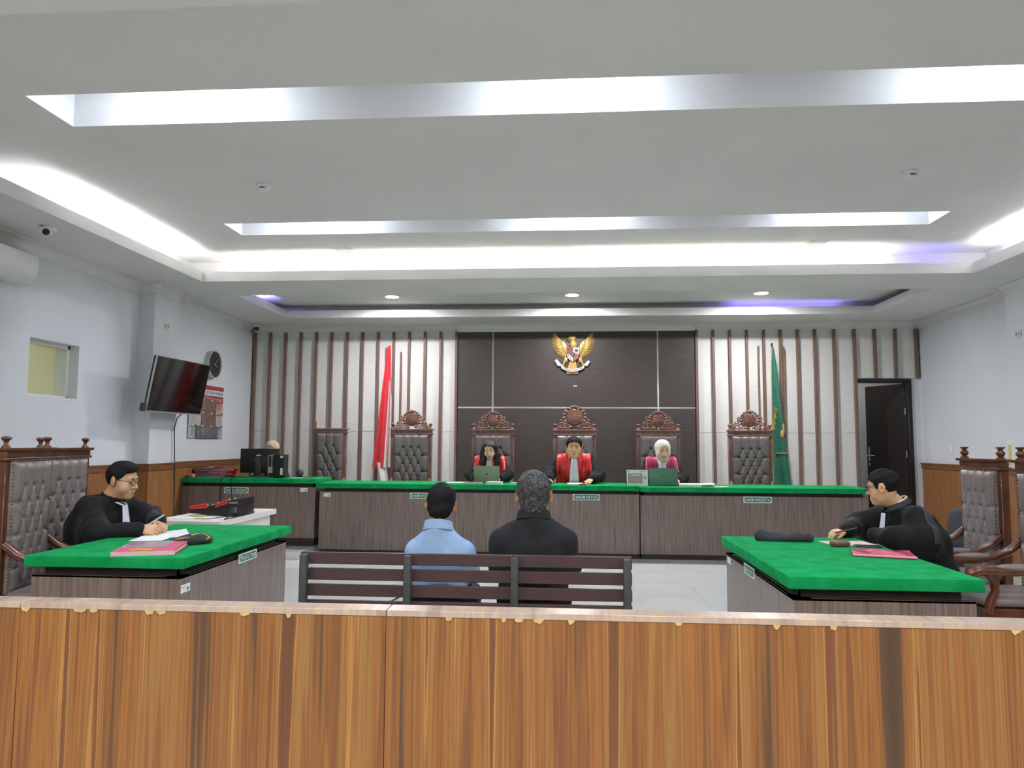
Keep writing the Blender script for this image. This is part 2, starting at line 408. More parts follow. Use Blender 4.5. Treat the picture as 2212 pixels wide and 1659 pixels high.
# window ------------------------------------------------------------------
wi = struct(bpy.data.objects.new('window_1', None)); col.objects.link(wi); wi.location = (XL-.1, (WY0+WY1)/2, WZ0)
hw = (WY1-WY0)/2; H = WZ1-WZ0; fr = .035
MB().box(-.05, .0, -hw, -hw+fr, 0, H).box(-.05, .0, hw-fr, hw, 0, H).box(-.05, 0, -hw, hw, 0, fr).box(-.05, 0, -hw, hw, H-fr, H).build('window_frame', TRIMP, wi, bevel=.003, seg=1)
MB().box(-.03, -.025, -hw+fr, hw-fr, fr, H-fr).build('pane', glassmat('window_glass', '#e6efe6', .12), wi)
MB().box(-.0, .1, -hw, hw, 0, .012).build('sill', TRIMP, wi)
YW = mat('adjoining_room_paint', '#d7d8ba', .9)
nb = struct(MB().box(-7.0, -6.9, 5.5, 9.5, 0, 3.2).box(-7.0, -5.32, 5.4, 5.5, 0, 3.2).box(-7.0, -5.32, 9.5, 9.6, 0, 3.2).box(-7.0, -5.32, 5.4, 9.6, 3.2, 3.25)
            .box(-7.0, -5.32, 5.4, 9.6, -.05, 0).box(-5.33, -5.32, 5.4, WY0-.1, 0, 3.2).box(-5.33, -5.32, WY1+.1, 9.6, 0, 3.2).build('wall_adjoining', YW))
downlight((-6.2, 7.6, 3.2), .2, mat('lamp_lens_adjoining_added', '#fff8e0', emit=14), 'unseen round lamp added to light the adjoining room behind the small window', 'lamps outside the courtroom')  # added lamp, out of view, keeps the room beyond the pane from going dark
# corridor behind the door and the door
co = struct(MB().box(3.6, 6.2, YB+1.7, YB+1.8, 0, 3.2).box(3.5, 3.6, YB+.15, YB+1.8, 0, 3.2).box(6.2, 6.3, YB+.15, YB+1.8, 0, 3.2).box(3.5, 6.3, YB+.15, YB+1.8, 3.2, 3.25).build('wall_corridor', WALLP))
downlight((4.5, YB+.9, 3.2), .15, mat('lamp_lens_corridor', '#fff6ea', emit=9), 'round ceiling lamp in the corridor behind the open door', 'lamps outside the courtroom')
DOORD = mat('door_dark', '#1d1613', .5, c2='#271d18', vs=4, stretch=(8, 8, 1)); DFR = mat('door_frame_black', '#15151a', .4)
d = bpy.data.objects.new('door_1', None); col.objects.link(d); d.location = (DX1, YB, DZ); struct(d)
Hd = DZ1-DZ
MB().box(-.06, 0, -.03, .15, 0, Hd).box(DX0-DX1, -.06, -.03, .15, Hd-.055, Hd).box(DX0-DX1, DX0-DX1+.012, .0, .15, 0, Hd).build('door_frame', DFR, d, bevel=.004, seg=1)
leaf = MB().box(-.75, 0, 0, .04, 0, Hd-.065).build('door_leaf', DOORD, d, bevel=.004, seg=1)
leaf.location = (-.065, .06, 0); leaf.rotation_euler = (0, 0, -math.radians(65))
MB().box(-.71, -.68, -.012, 0, 1.08, 1.30).tube([(-.695, -.01, 1.17), (-.695, -.05, 1.17), (-.65, -.055, 1.175), (-.55, -.05, 1.165)], .009, 8).build('handle', SILV, leaf, smooth=40)
MB().lathe([(.02, 0), (.02, .012), (0.001, .014)], 14, T(-.695, 0, 1.03) @ RX(PI/2)).build('lock', SILV, leaf)
for z in (.45, 1.15, 1.8): MB().cyl((-.0, -.006, z), (-.0, -.006, z+.1), .009, 8).build('hinge', SILV, leaf)

# barrier -----------------------------------------------------------------
ba = thing('barrier', 'long waist-high wood-grain laminate barrier across the foreground', 'barrier', (0, 2.755, 0))
bx = [-3.95, -2.125, -.672, 1.95, 3.95]
for i in range(4):
    MB().box(bx[i]+.0012, bx[i+1]-.0012, 0, .09, 0, .776).build('panel', BARR, ba)
    MB().box(bx[i]+.0012, bx[i+1]-.0012, -.002, .096, .777, .8).build('top_rail', BARRT, ba, bevel=.0015, seg=1)
random.seed(3)
for px_, wd in ((55, 1.4), (183, 2), (215, 1.3), (345, 1.4), (372, 1.5), (563, 1.6), (663, .8), (1018, 1), (1137, .7), (1170, 1.3), (1212, 1.6), (1282, 1), (1508, 1), (1710, 1.1), (1825, 1), (2187, 1.4)):
    x = -2.196 + px_*(3.829/2212); r = .011*wd
    pl = [(x + r*math.cos(a)*(1+.25*random.random()), .779 - .016*random.uniform(.7, 1.2)*math.sin(a)) for a in [PI*k/7 for k in range(8)]]
    MB().prism(pl, -.0035, .01).build('edge_chip', MDF, ba)
# ================================================================== desks
def nameplate(parent, s, M, w, h):
    """plate in its own x-z plane, facing -y, M places it in the desk's frame"""
    p = MB().box(-w/2, w/2, -.006, 0, -h/2, h/2, M).build('name_plate', SIGNB, parent)
    c = .014; a, b = w/2-.012, h/2-.010
    pl = [(-a+c, -b), (a-c, -b), (a, -b+c), (a, b-c), (a-c, b), (-a+c, b), (-a, b-c), (-a, -b+c)]
    MB().prism(pl, -.0075, -.006, M).build('name_field', SIGNG, p)
    text('lettering', s, SIGNW, p, M @ T(0, -.0082, 0), width=w*.86, height=h*.46, bold=.012)
    return p
def label_sticker(parent, M, w=.07, h=.035):
    p = MB().box(-w/2, w/2, -.0015, 0, -h/2, h/2, M).build('inventory_sticker', PAPER, parent)
    MB().box(w*.12, w*.36, -.002, -.0015, -h*.3, h*.1, M).box(-w*.4, -w*.05, -.002, -.0015, h*.12, h*.2, M).build('sticker_print', mat('sticker_ink', '#8e9296', .8), p)
def desk(name, label, x0, x1, y0, y1, z0, zb, zs, zt, over=.05, recess=.05, plinth=.07, open_=None):
    """body x0..x1,y0..y1 from z0 to zb, recessed neck to zs, felt top to zt"""
    t = thing(name, label, 'desk', ((x0+x1)/2, (y0+y1)/2, z0), group='green-topped court desks')
    w, d = (x1-x0)/2, (y1-y0)/2; b, s, tp = zb-z0, zs-z0, zt-z0
    MB().box(-w, w, -d, -d+.02, plinth, b).build('front_panel', DESKW, t, bevel=.0015, seg=1)
    if open_ != 'left': MB().box(-w, -w+.02, -d+.021, d-.021, plinth, b).build('side_panel', DESKW, t, bevel=.0015, seg=1)
    if open_ != 'right': MB().box(w-.02, w, -d+.021, d-.021, plinth, b).build('side_panel', DESKW, t, bevel=.0015, seg=1)
    if open_:
        MB().box(-w, w, d-.02, d, plinth, b).build('back_panel', DESKW, t, bevel=.0015, seg=1)
        k = 1 if open_ == 'left' else -1
        MB().box(-w+.01, w-.01, -d+.01, -d+.03, 0, plinth).box(-w+.01, w-.01, d-.03, d-.01, 0, plinth).box(k*(w-.02)-.01, k*(w-.02)+.01, -d+.01, d-.01, 0, plinth).build('plinth', DARKW, t)
        MB().box(-w+recess, w-recess, -d+recess*.8, -d+recess+.03, b-.001, s).box(-w+recess, w-recess, d-recess-.03, d-recess, b-.001, s).box(k*(w-recess-.015)-.015, k*(w-recess-.015)+.015, -d+recess, d-recess, b-.001, s).build('neck', DARKW, t)
        MB().box(-w, w, -d, -d+.09, b-.012, b).box(-w, w, d-.09, d, b-.012, b).box(k*(w-.045)-.045, k*(w-.045)+.045, -d, d, b-.012, b).build('top_ledge', DESKW, t)
    else:
        MB().box(-w+.021, w-.021, d-.02, d, plinth, b).build('back_panel', DESKW, t)
        MB().box(-w+.021, w-.021, -d+.021, d-.021, b-.02, b-.001).build('inner_board', DARKW, t)
        MB().box(-w+.008, w-.008, -d+.01, d-.008, 0, plinth).build('plinth', DARKW, t)
        MB().box(-w+recess, w-recess, -d+recess*.8, d-recess, b-.001, s).build('neck', DARKW, t)
    MB().box(-w-over+.0, w+over, -d-over, d+over, s, tp).build('felt_top', FELT, t, bevel=.006)
    return t
dl = desk('prosecution_desk', 'green felt topped desk in the left foreground with pink files on it', -3.03, -2.15, 4.0, 5.55, 0, .67, .718, .78, over=.03, plinth=.06, open_='left')
dr = desk('defence_desk', 'green felt topped desk in the right foreground with a black pouch on it', 1.13, 2.0, 3.77, 5.28, 0, .67, .718, .78, over=.03, plinth=.06, open_='right')
nameplate(dl, 'PENUNTUT UMUM', T(.441, -4.775+4.86+.0, .656) @ RZ(PI/2), .275, .062)
nameplate(dr, 'PENASIHAT HUKUM', T(-.436, .10, .656) @ RZ(-PI/2), .245, .062)
label_sticker(dl, T(.441, -.72, .60) @ RZ(PI/2), .1, .045); label_sticker(dr, T(-.436, .66, .63) @ RZ(-PI/2), .1, .04)
j1 = desk('judges_desk', 'long green felt topped judges desk, left section carrying the grey-green laptop', -3.16, .925, 9.25, 9.92, 0, .795, .84, .90, over=.04, plinth=.06)
j2 = desk('judges_desk', 'green felt topped bench desk beside the dark door, right section', .938, 3.70, 9.25, 9.92, 0, .785, .83, .89, over=.04, plinth=.06)
# the two sections meet: pull their felt edges back to the joint
def trim_felt(t, lo, hi):
    for c in kids(t):
        if c.name.startswith('felt_top'):
            for v in c.data.vertices:
                if v.co.x > 0: v.co.x += hi
                else: v.co.x += lo
trim_felt(j1, 0, -.038); trim_felt(j2, .036, 0)
cx1 = (-3.16+.925)/2; cx2 = (.938+3.70)/2; yy = -.335-.001
nameplate(j1, 'HAKIM ANGGOTA', T(-1.806-cx1, yy, .752), .336, .076)
nameplate(j1, 'HAKIM KETUA', T(.263-cx1, yy, .755), .336, .076)
nameplate(j2, 'HAKIM ANGGOTA', T(2.37-cx2, yy, .745), .342, .078)
label_sticker(j1, T(-3.06-cx1, yy, .75), .09, .045)
ck = desk('clerk_desk', 'green felt topped clerk desk carrying a monitor and red folders', -5.02, -3.23, 9.28, 9.88, DZ, .845, .89, .95, over=.02, plinth=.1)
nameplate(ck, 'PANITERA PENGGANTI', T(-4.28+4.125-.0, -.301, .755-DZ+.04), .325, .076)
label_sticker(ck, T(-3.38+4.125, -.301, .72), .1, .05)

# white side desk
wd = thing('side_desk', 'small white laminate desk under the red and black mixing console', 'desk', (-3.22, 6.66, 0))
MB().box(-.33, .29, -.6, .62, .70, .75).build('desk_top', WHITED, wd, bevel=.003, seg=1)
MB().box(.215, .24, -.55, .58, 0, .70).build('side_panel', WHITED, wd); MB().box(-.30, -.275, -.55, .58, 0, .70).build('side_panel', WHITED, wd)
MB().box(-.275, .215, -.54, -.52, .0, .70).build('front_panel', WHITED, wd); MB().box(-.275, .215, .2, .22, .2, .70).build('back_panel', WHITED, wd)

# ================================================================== bench
be = thing('bench', 'dark brown slatted bench with black steel posts, two people sit on it', 'bench', (-.546, 3.95, 0))
for k in range(4):
    MB().box(-.90, .90, 0, .022, .765-.0853*k, .829-.0853*k).build('back_slat', BENCHW, be, bevel=.003, seg=1)
sl0 = None
for k in range(4): MB().box(-.90, .90, .07+.1*k, .155+.1*k, .415, .438).build('seat_slat', BENCHW, be, bevel=.003, seg=1)
for x in (-.872, -.30, .277, .872):
    MB().box(x-.02, x+.02, -.045, -.001, .0, .822).build('post', BENCHP, be, bevel=.006)
    MB().box(x-.02, x+.02, -.001, .5, .375, .414).build('seat_bar', BENCHP, be, bevel=.004, seg=1)
    MB().box(x-.02, x+.02, .44, .48, 0, .375).build('leg', BENCHP, be, bevel=.004, seg=1)

# ================================================================== tall chairs
def tuft_mesh(w, h, nx, rows, top, dz, dx, bulge=.04, taper=.0, side=0):
    """tufted leather, x across, z up from 0, bulging to -y; returns builder and buttons"""
    B = []
    for r in range(rows):
        n = nx if r % 2 == 0 else nx+1
        for k in range(n): B.append(((k-(n-1)/2)*dx, h-top-r*dz, r, k, n))
    pts = [(b[0], b[1]) for b in B]; segs = []
    for b in B:
        for c in B:
            if c[2] == b[2]+1 and abs(abs(c[0]-b[0])-dx/2) < .01: segs.append((b[0], b[1], c[0], c[1]))
        if b[2] == 0: segs.append((b[0], b[1], b[0]*1.02, h))
        if b[4] == nx+1 and b[3] in (0, b[4]-1): segs.append((b[0], b[1], math.copysign(w/2, b[0]), b[1]+.004))
    X, Z = np.meshgrid(np.linspace(-1, 1, 57), np.linspace(0, 1, 97)); Xw = X*w/2; Zw = Z*h
    e = np.minimum((1-np.abs(X))*w/2, np.minimum(Zw, h-Zw)); D = bulge*np.sqrt(np.clip(1-np.clip(1-e/.06, 0, 1)**2, 0, 1))
    cut = np.zeros_like(D)
    for (x0, z0, x1, z1) in segs:
        L2 = (x1-x0)**2+(z1-z0)**2; t = np.clip(((Xw-x0)*(x1-x0)+(Zw-z0)*(z1-z0))/L2, 0, 1)
        d2 = (Xw-x0-t*(x1-x0))**2+(Zw-z0-t*(z1-z0))**2
        cut = np.maximum(cut, .008*np.exp(-d2/.010**2)+.005*np.exp(-d2/.028**2))
    for (x, z) in pts:
        d2 = (Xw-x)**2+(Zw-z)**2; cut = np.maximum(cut, .028*np.exp(-d2/.013**2)+.012*np.exp(-d2/.032**2))
    D = D-cut
    sc = 1-taper*(1-Z)
    m = MB(); v = list(zip((Xw*sc).ravel(), (-D).ravel(), Zw.ravel())); nu = 56; nv = 96
    m.add(v, [(j*57+i, j*57+i+1, (j+1)*57+i+1, (j+1)*57+i) for j in range(nv) for i in range(nu)])
    bt = MB()
    for (x, z) in pts: bt.ball((x*(1-taper*(1-z/h)), -bulge+.026, z), (.0085, .006, .0085), 8, 6)
    return m, bt
CH = {}
def scroll(c, r, a0, turns, tube, M=None, n=22):
    pts = []
    for i in range(n):
        u = i/(n-1); a = a0+turns*2*PI*u; rr = r*(1-.78*u)
        pts.append((c[0]+rr*math.cos(a), 0, c[1]+rr*math.sin(a)))
    return pts
def crest(t, w, z, hgt, m, oval):
    """pierced carved crest: oval plaque with scrolls, leaves and beads; centre x=0, sits on z"""
    ph = hgt*.36; pc = z+hgt*.52; pw = ph*1.02
    MB().lathe([(.001, .014), (pw*.8, .012), (pw*.96, .006), (pw, -.012)], 26, T(0, .0, pc) @ RX(PI/2), cap=False).build('plaque', oval, t, smooth=60)
    k = MB()
    n = 13
    for i in range(n):      # leaf beads over the plaque
        a = -PI*.12+PI*1.24*i/(n-1); R = pw*1.22
        k.ball((R*math.cos(a), 0, pc+R*math.sin(a)*1.03), (.021+.004*math.sin(3*a), .018, .019), 8, 6)
    k.ball((0, 0, z+hgt*.965), (.03, .02, .026), 8, 6); k.ball((-.03, 0, z+hgt*.93), .017, 8, 6); k.ball((.03, 0, z+hgt*.93), .017, 8, 6)
    k.build('carved_rim', m, t, smooth=180, kind='stuff')
    for s in (-1, 1):
        k = MB(); hw = w/2
        for (cx, cz, r, a0, tn, tb) in ((.62*hw, z+.052, .05, .3, 1.5, .0125), (.84*hw, z+.032, .032, 2.2, 1.4, .011), (.45*hw, z+.105, .042, 3.6, -1.4, .0115),
                                        (.33*hw, z+.04, .036, 1.0, 1.4, .011), (.50*hw, z+.165, .03, 5.2, 1.2, .0105)):
            p = scroll((cx, cz), r, a0, tn, tb); k.tube([(s*q[0], q[1], q[2]) for q in p], [tb*(1-.35*i/21) for i in range(22)], 6)
        for (x, zz, rx, rz) in ((.30, .10, .02, .03), (.38, .20, .018, .026), (.70, .1, .017, .022), (.56, .13, .016, .028), (.93, .03, .02, .022), (.2, .03, .03, .018), (.75, .02, .03, .014), (.5, .02, .04, .013)):
            k.ball((s*x*hw, 0, z+zz*hgt/.27), (rx, .014, rz), 7, 5)
        k.build('carved_scroll', m, t, smooth=180, kind='stuff')
def finial(t, x, y, z, h, m, kind, n='finial'):
    if kind == 'ball': pr = [(.0, 0), (.028, 0), (.026, .12), (.014, .3), (.012, .45), (.017, .5), (.012, .55), (.022, .68), (.03, .8), (.027, .92), (.012, 1.)]
    elif kind == 'vase': pr = [(.0, 0), (.03, 0), (.03, .08), (.017, .2), (.026, .35), (.031, .48), (.026, .62), (.015, .72), (.018, .82), (.028, .9), (.03, 1.)]
    else: pr = [(.0, 0), (.02, 0), (.02, .06), (.011, .2), (.017, .42), (.011, .6), (.014, .75), (.018, .88), (.008, 1.)]
    MB().lathe([(max(r, .0005), zz*h) for r, zz in pr]+[(.0005, h)], 14, T(x, y, z), cap=False).build(n, m, t, smooth=50)
def tall_chair(name, label, w, zc, wood, leath, crest_h=0, fin='ball', fh=.085, rows=7, nx=3, dx=.115, dz=.118, top=.19, frieze=.05, group=None, oval=None):
    """faces -y, back posts round y=0; zc = underside of the top rail"""
    t = thing(name, label, 'chair', group=group)
    pw = .045; lw = w-2*pw; zs = .47
    for s in (-1, 1):
        MB().prism([(s*(w/2-.012), 0), (s*(w/2-.012-pw), 0), (s*(w/2-pw), zc), (s*w/2, zc)], -.02, .035).build('back_post', wood, t, bevel=.004, seg=1)
    r = MB().box(-w/2-.012, w/2+.012, -.036, .045, zc, zc+.018); r.build('lower_rail', wood, t, bevel=.005)
    MB().box(-w/2, w/2, -.026, .038, zc+.018, zc+.018+frieze).build('frieze', wood, t, bevel=.002, seg=1)
    zz = zc+.018+frieze
    MB().prism([(-w/2-.006, zz), (w/2+.006, zz), (w/2+.022, zz+.013), (w/2+.022, zz+.02), (-w/2-.022, zz+.02), (-w/2-.022, zz+.013)], -.045, .05).build('cornice', wood, t, bevel=.002, seg=1)
    zz += .02
    if crest_h: crest(t, w*.93, zz, crest_h, wood, oval or wood)
    for s in (-1, 1): finial(t, s*(w/2-.028), .0, zz, fh, wood, fin)
    h = zc-zs-.02
    key = (w, zc, rows, nx)
    if key not in CH:
        m, b = tuft_mesh(lw, h, nx, rows, top, dz, dx, .045, .02)
        lo = m.build('tufted_back', leath, t, smooth=180, loc=(0, -.02, zs+.02)); bo = b.build('tuft_buttons', leath, lo, smooth=180, kind='stuff')
        nb = MB()
        for s in (-1, 1):
            for i in range(int(h/.022)): nb.ball((s*(lw/2+.006-.012*(1-i*.022/h)), -.024, i*.022), .006, 6, 4)
        for i in range(int(lw/.022)): nb.ball((-lw/2+.011+i*.022, -.024, h-.002), .006, 6, 4)
        no = nb.build('nail_trim', BRASS, lo, smooth=180, kind='stuff')
        CH[key] = (lo.data, bo.data, no.data)
    else:
        a, b, c = CH[key]
        lo = link('tufted_back', a, t, (0, -.02, zs+.02)); link('tuft_buttons', b, lo, kind='stuff'); link('nail_trim', c, lo, kind='stuff')
    MB().box(-lw/2-.005, lw/2+.005, -.015, .02, zs-.06, zc).build('back_board', wood, t)
    MB().box(-w/2+.03, w/2-.03, -.53, -.03, zs-.02, zs+.045).build('seat_cushion', leath, t, bevel=.03, seg=3)
    MB().box(-w/2+.012, w/2-.012, -.545, .0, zs-.10, zs-.02).build('seat_frame', wood, t, bevel=.004, seg=1)
    for s in (-1, 1):
        x = s*(w/2-.03)
        ar = MB().tube([(x, -.02, .80), (x, -.10, .735), (x, -.20, .69), (x, -.33, .67), (x, -.46, .672), (x, -.55, .675), (x, -.6, .655), (x, -.603, .62), (x, -.575, .60)],
                       [.026, .027, .027, .028, .031, .034, .034, .028, .02], 10, sx=1.05).build('armrest', wood, t, smooth=60)
        MB().ball((x, -.33, .695), (.034, .13, .022), 12, 8).build('arm_pad', leath, ar, smooth=180)
        MB().tube([(x, -.50, .67), (x, -.465, .61), (x, -.46, .55), (x, -.49, .49), (x, -.51, .42)], [.03, .026, .024, .028, .03], 10).build('arm_support', wood, t, smooth=60)
        MB().tube([(x, -.51, .40), (x, -.535, .28), (x, -.52, .14), (x, -.53, 0)], [.034, .03, .022, .026], 10).build('leg', wood, t, smooth=60)
        MB().tube([(x, .005, .42), (x, .01, .2), (x, .05, 0)], [.028, .024, .022], 8).build('leg', wood, t, smooth=60)
    return t
GJ = 'carved high-backed judge chairs'
OV = mat('plaque_polish', '#6d4a3c', .15, coat=.6)
def place(t, x, y, z, rz): t.location = (x, y, z); t.rotation_euler = (0, 0, rz); return t
kw = dict(w=.62, zc=1.455, wood=CHWD, leath=LEATHD, frieze=.045, group=GJ, oval=OV)
place(tall_chair('judge_chair', 'empty carved tufted chair in front of the red and white flag', crest_h=.27, **kw), -2.26, 10.62, DZ, 0)
place(tall_chair('judge_chair', 'carved tufted chair behind the person with the grey-green laptop', crest_h=.255, **kw), -1.052, 10.62, DZ, 0)
place(tall_chair('judge_chair', 'tallest carved tufted chair behind the middle judge under the gold emblem', crest_h=.345, **kw), .14, 10.62, DZ, 0)
place(tall_chair('judge_chair', 'carved tufted chair behind the person in a cream headscarf', crest_h=.265, **kw), 1.34, 10.62, DZ, 0)
place(tall_chair('judge_chair', 'empty carved tufted chair in front of the green flag', crest_h=.275, **kw), 2.635, 10.62, DZ, 0)
place(tall_chair('clerk_chair', 'narrow empty tufted chair without carved crest beside the computer', w=.50, zc=1.475, wood=CHWD, leath=LEATHD, fin='slim', fh=.10, nx=2, dx=.115, dz=.12, frieze=.03, rows=8), -3.48, 10.6, DZ, .06)
GS = 'tufted chairs along the sides'
ks = dict(w=.545, wood=CHW, leath=LEATH, nx=3, dx=.105, dz=.10, top=.16, rows=8, group=GS, frieze=.04)
place(tall_chair('side_chair', 'tufted chair at the left picture edge, nearest on that side', zc=1.305, fin='ball', fh=.072, **ks), -3.455, 4.46, 0, PI/2+math.radians(11))
place(tall_chair('side_chair', 'tufted chair right behind the robed person at the left desk', zc=1.298, fin='ball', fh=.076, **ks), -3.75, 5.21, 0, PI/2+.0)
place(tall_chair('side_chair', 'tufted chair behind the robed person at the right desk', zc=1.255, fin='vase', fh=.085, **dict(ks, w=.52, dx=.1)), 3.05, 5.59, 0, -PI/2)
place(tall_chair('side_chair', 'tufted chair cut by the right picture edge', zc=1.255, fin='vase', fh=.085, **dict(ks, w=.52, dx=.1)), 3.05, 4.90, 0, -PI/2)

# dark office chair behind on the right
oc = thing('office_chair', 'dark grey office chair half hidden by the tufted chair on the right', 'chair', (3.55, 6.62, 0), -PI/2+.3)
OCF = mat('office_chair_mesh', '#34373c', .8, c2='#3c4045', vs=60)
MB().grid(lambda u, v: (((u-.5)*.46)*(1-.35*(2*v-1)**6), -.05-.06*math.cos((u-.5)*2.6)+.05*(v-.4)**2, .50+.37*v), 14, 14).build('backrest', OCF, oc, smooth=180)
oc.children  # parts below
b_ = kids(oc)[0]; md = b_.modifiers.new('thick', 'SOLIDIFY'); md.thickness = .045; md.offset = 0
MB().box(-.24, .24, -.50, -.04, .42, .50).build('seat', OCF, oc, bevel=.035, seg=3)
MB().cyl((0, -.27, .12), (0, -.27, .42), .028, 12).build('gas_column', BLK, oc, smooth=40)
for k in range(5):
    a = 2*PI*k/5+.3
    MB().tube([(0, -.27, .12), (.28*math.cos(a), -.27+.28*math.sin(a), .075)], [.03, .018], 8).ball((.29*math.cos(a), -.27+.29*math.sin(a), .03), .03, 8, 6).build('base_arm', BLK, oc, smooth=50)
for s in (-1, 1): MB().tube([(s*.25, -.12, .46), (s*.28, -.12, .6), (s*.27, -.2, .66), (s*.27, -.38, .66)], .016, 8).build('armrest', BLK, oc, smooth=60)
MB().tube([(0, -.1, .46), (0, -.02, .46), (0, -.03, .62)], .02, 8).build('back_bracket', BLK, oc, smooth=60)
# ================================================================== things on the walls and ceiling
# television on the left pilaster
tv = thing('television', 'black flat television tilted down on the left wall pilaster', 'television', (-4.581, 8.338, 2.075), rot=Euler((.177, 0, 1.52), 'XYZ'))
W_, H_ = 1.11, .64
MB().box(-W_/2, W_/2, .0, .045, -H_/2, H_/2).build('casing', BLK, tv, bevel=.006)
MB().box(-W_/2+.012, W_/2-.012, -.002, .0, -H_/2+.022, H_/2-.012).build('screen', SCREEN, tv)
fm = MB().box(-W_/2-.003, W_/2+.003, -.004, .02, -H_/2-.004, -H_/2+.012).box(-W_/2-.004, -W_/2+.003, -.003, .02, -H_/2, H_/2).build('bezel', SILV, tv, bevel=.001, seg=1)
MB().box(-.2, .2, .045, .075, -.2, .16).build('rear_cover', BLK, tv, bevel=.01)
MB().box(-.18, .18, .075, .10, -.15, .15).cyl((-.0, .09, -.1), (-.0, .272, -.05), .03, 10).cyl((0, .09, .08), (0, .2, .08), .03, 10).build('wall_bracket', BLKM, tv)
MB().box(-W_/2-.055, -W_/2-.004, .01, .05, -H_/2+.0, -H_/2+.09).build('side_box', DKG, tv, bevel=.004, seg=1)
cable = MB().tube([(-4.66, 8.62, 1.80), (-4.78, 8.66, 1.72), (-4.835, 8.70, 1.60), (-4.832, 8.72, 1.3), (-4.828, 8.74, 1.0), (-4.825, 8.76, .5), (-4.82, 8.77, .0)], .006, 6).build('television_cable', BLKM, smooth=60)
tag(cable, 'thin black cable hanging down from the television', 'cable')
# clock
ck_ = thing('wall_clock', 'round black wall clock with steel rim, half behind the television', 'clock', (XL, 9.97, 2.525), rot=Euler((PI/2, 0, PI/2), 'XYZ'))
MB().lathe([(.195, 0), (.195, .075), (.183, .078), (.18, .06), (.001, .06)], 40, cap=False).build('case', SILV, ck_, smooth=40)
MB().lathe([(.18, .062), (.001, .062)], 40, cap=False).build('face', mat('clock_face', '#23282b', .25), ck_)
hd = MB()
for i in range(12):
    a = 2*PI*i/12; hd.box(-.004, .004, .145, .168, .063, .065, RZ(-a))
hd.build('hour_marks', mat('clock_mark', '#8c9294', .4), ck_, kind='stuff')
MB().box(-.005, .005, -.02, .095, .065, .068, RZ(-2.0)).build('hour_hand', SILV, ck_); MB().box(-.004, .004, -.02, .14, .068, .071, RZ(-.75)).build('minute_hand', SILV, ck_)
# poster
po = thing('poster', 'red and white printed poster on the left wall, partly behind the television', 'poster', (XL+.004, 9.895, 1.845), rotz=PI/2)
MB().grid(lambda u, v: ((u-.5)*.99, -.008-.012*math.sin(u*5+.6)*math.sin(v*3), (v-.5)*.75), 16, 12).build('sheet', mat('poster_print', '#c9a9a2', .55, vs=1, stretch=(.01, .01, 1.0), detail=0, ramp=[(.2, '#aab0b4'), (.45, '#c9b4ac'), (.62, '#c08a80'), (.9, '#ab3d48')]), po, smooth=180)
s_ = kids(po)[0]
nt = MATS['poster_print'].node_tree     # red at the top fading to grey paper at the bottom
for n in list(nt.nodes):
    if n.type == 'TEX_NOISE':
        sp = nt.nodes.new('ShaderNodeSeparateXYZ'); mr = nt.nodes.new('ShaderNodeMapRange'); mr.inputs[1].default_value = -.37; mr.inputs[2].default_value = .37
        tcn = [q for q in nt.nodes if q.type == 'TEX_COORD'][0]; rp = [q for q in nt.nodes if q.type == 'VALTORGB'][0]
        nt.links.new(tcn.outputs['Object'], sp.inputs[0]); nt.links.new(sp.outputs[2], mr.inputs[0]); nt.links.new(mr.outputs[0], rp.inputs[0]); nt.nodes.remove(n)
PY = -.024
def pbox(x0, x1, z0, z1, m, n='printed_block', y=0): return MB().box(x0, x1, PY-y-.001, PY-y, z0, z1).build(n, m, po)
pbox(-.45, .47, .23, .31, mat('poster_white', '#d5d8da', .6), 'title_band')
text('title', 'KONSTITUSI INDONESIA', mat('poster_navy', '#3a3560', .6), po, T(.02, PY-.002, .272), width=.84, height=.045, bold=.01)
pbox(-.16, .25, -.22, .18, mat('poster_tower', '#84685c', .7, c2='#5f4c44', vs=3, stretch=(3, 1, 26)), 'tower_picture'); pbox(-.30, .32, -.37, -.20, mat('poster_tower_base', '#6a6f6b', .7, c2='#505653', vs=9), 'base_picture', .0005)
GT, GL = mat('poster_tag', '#5d6150', .6), mat('poster_yellow', '#d8c58a', .6); LN = mat('poster_lines', '#9d8f92', .7)
for i, x in enumerate((-.42, -.16, .09, .33)):
    for j, z in enumerate((.16, -.02, -.20)):
        pbox(x-.01, x+.12, z-.012, z+.012, GT, 'tag', .002); pbox(x-.01, x+.05, z-.008, z+.010, GL, 'tag_word', .003)
        if i != 2:
            for k in range(5): pbox(x, x+.10-.02*(k % 2), z-.035-.022*k, z-.029-.022*k, LN, 'text_line', .002)
# air conditioner
ac = thing('air_conditioner', 'white split air conditioner at the left picture edge, high on the wall', 'air conditioner', (XL, 5.81, 2.86))
pr = [(0, .0), (.0, .28), (.17, .28), (.205, .26), (.215, .20), (.205, .09), (.15, .0)]
MB().prism(pr, -.44, .44).build('housing', BLUEW, ac, bevel=.006)
MB().box(.12, .204, -.40, .40, .028, .034).build('louvre', BLUEW, ac); MB().box(.02, .15, -.42, .42, .281, .286).build('intake_grille', DKG, ac); MB().box(.15, .18, .33, .38, .035, .043, None).build('display', BLK, ac)
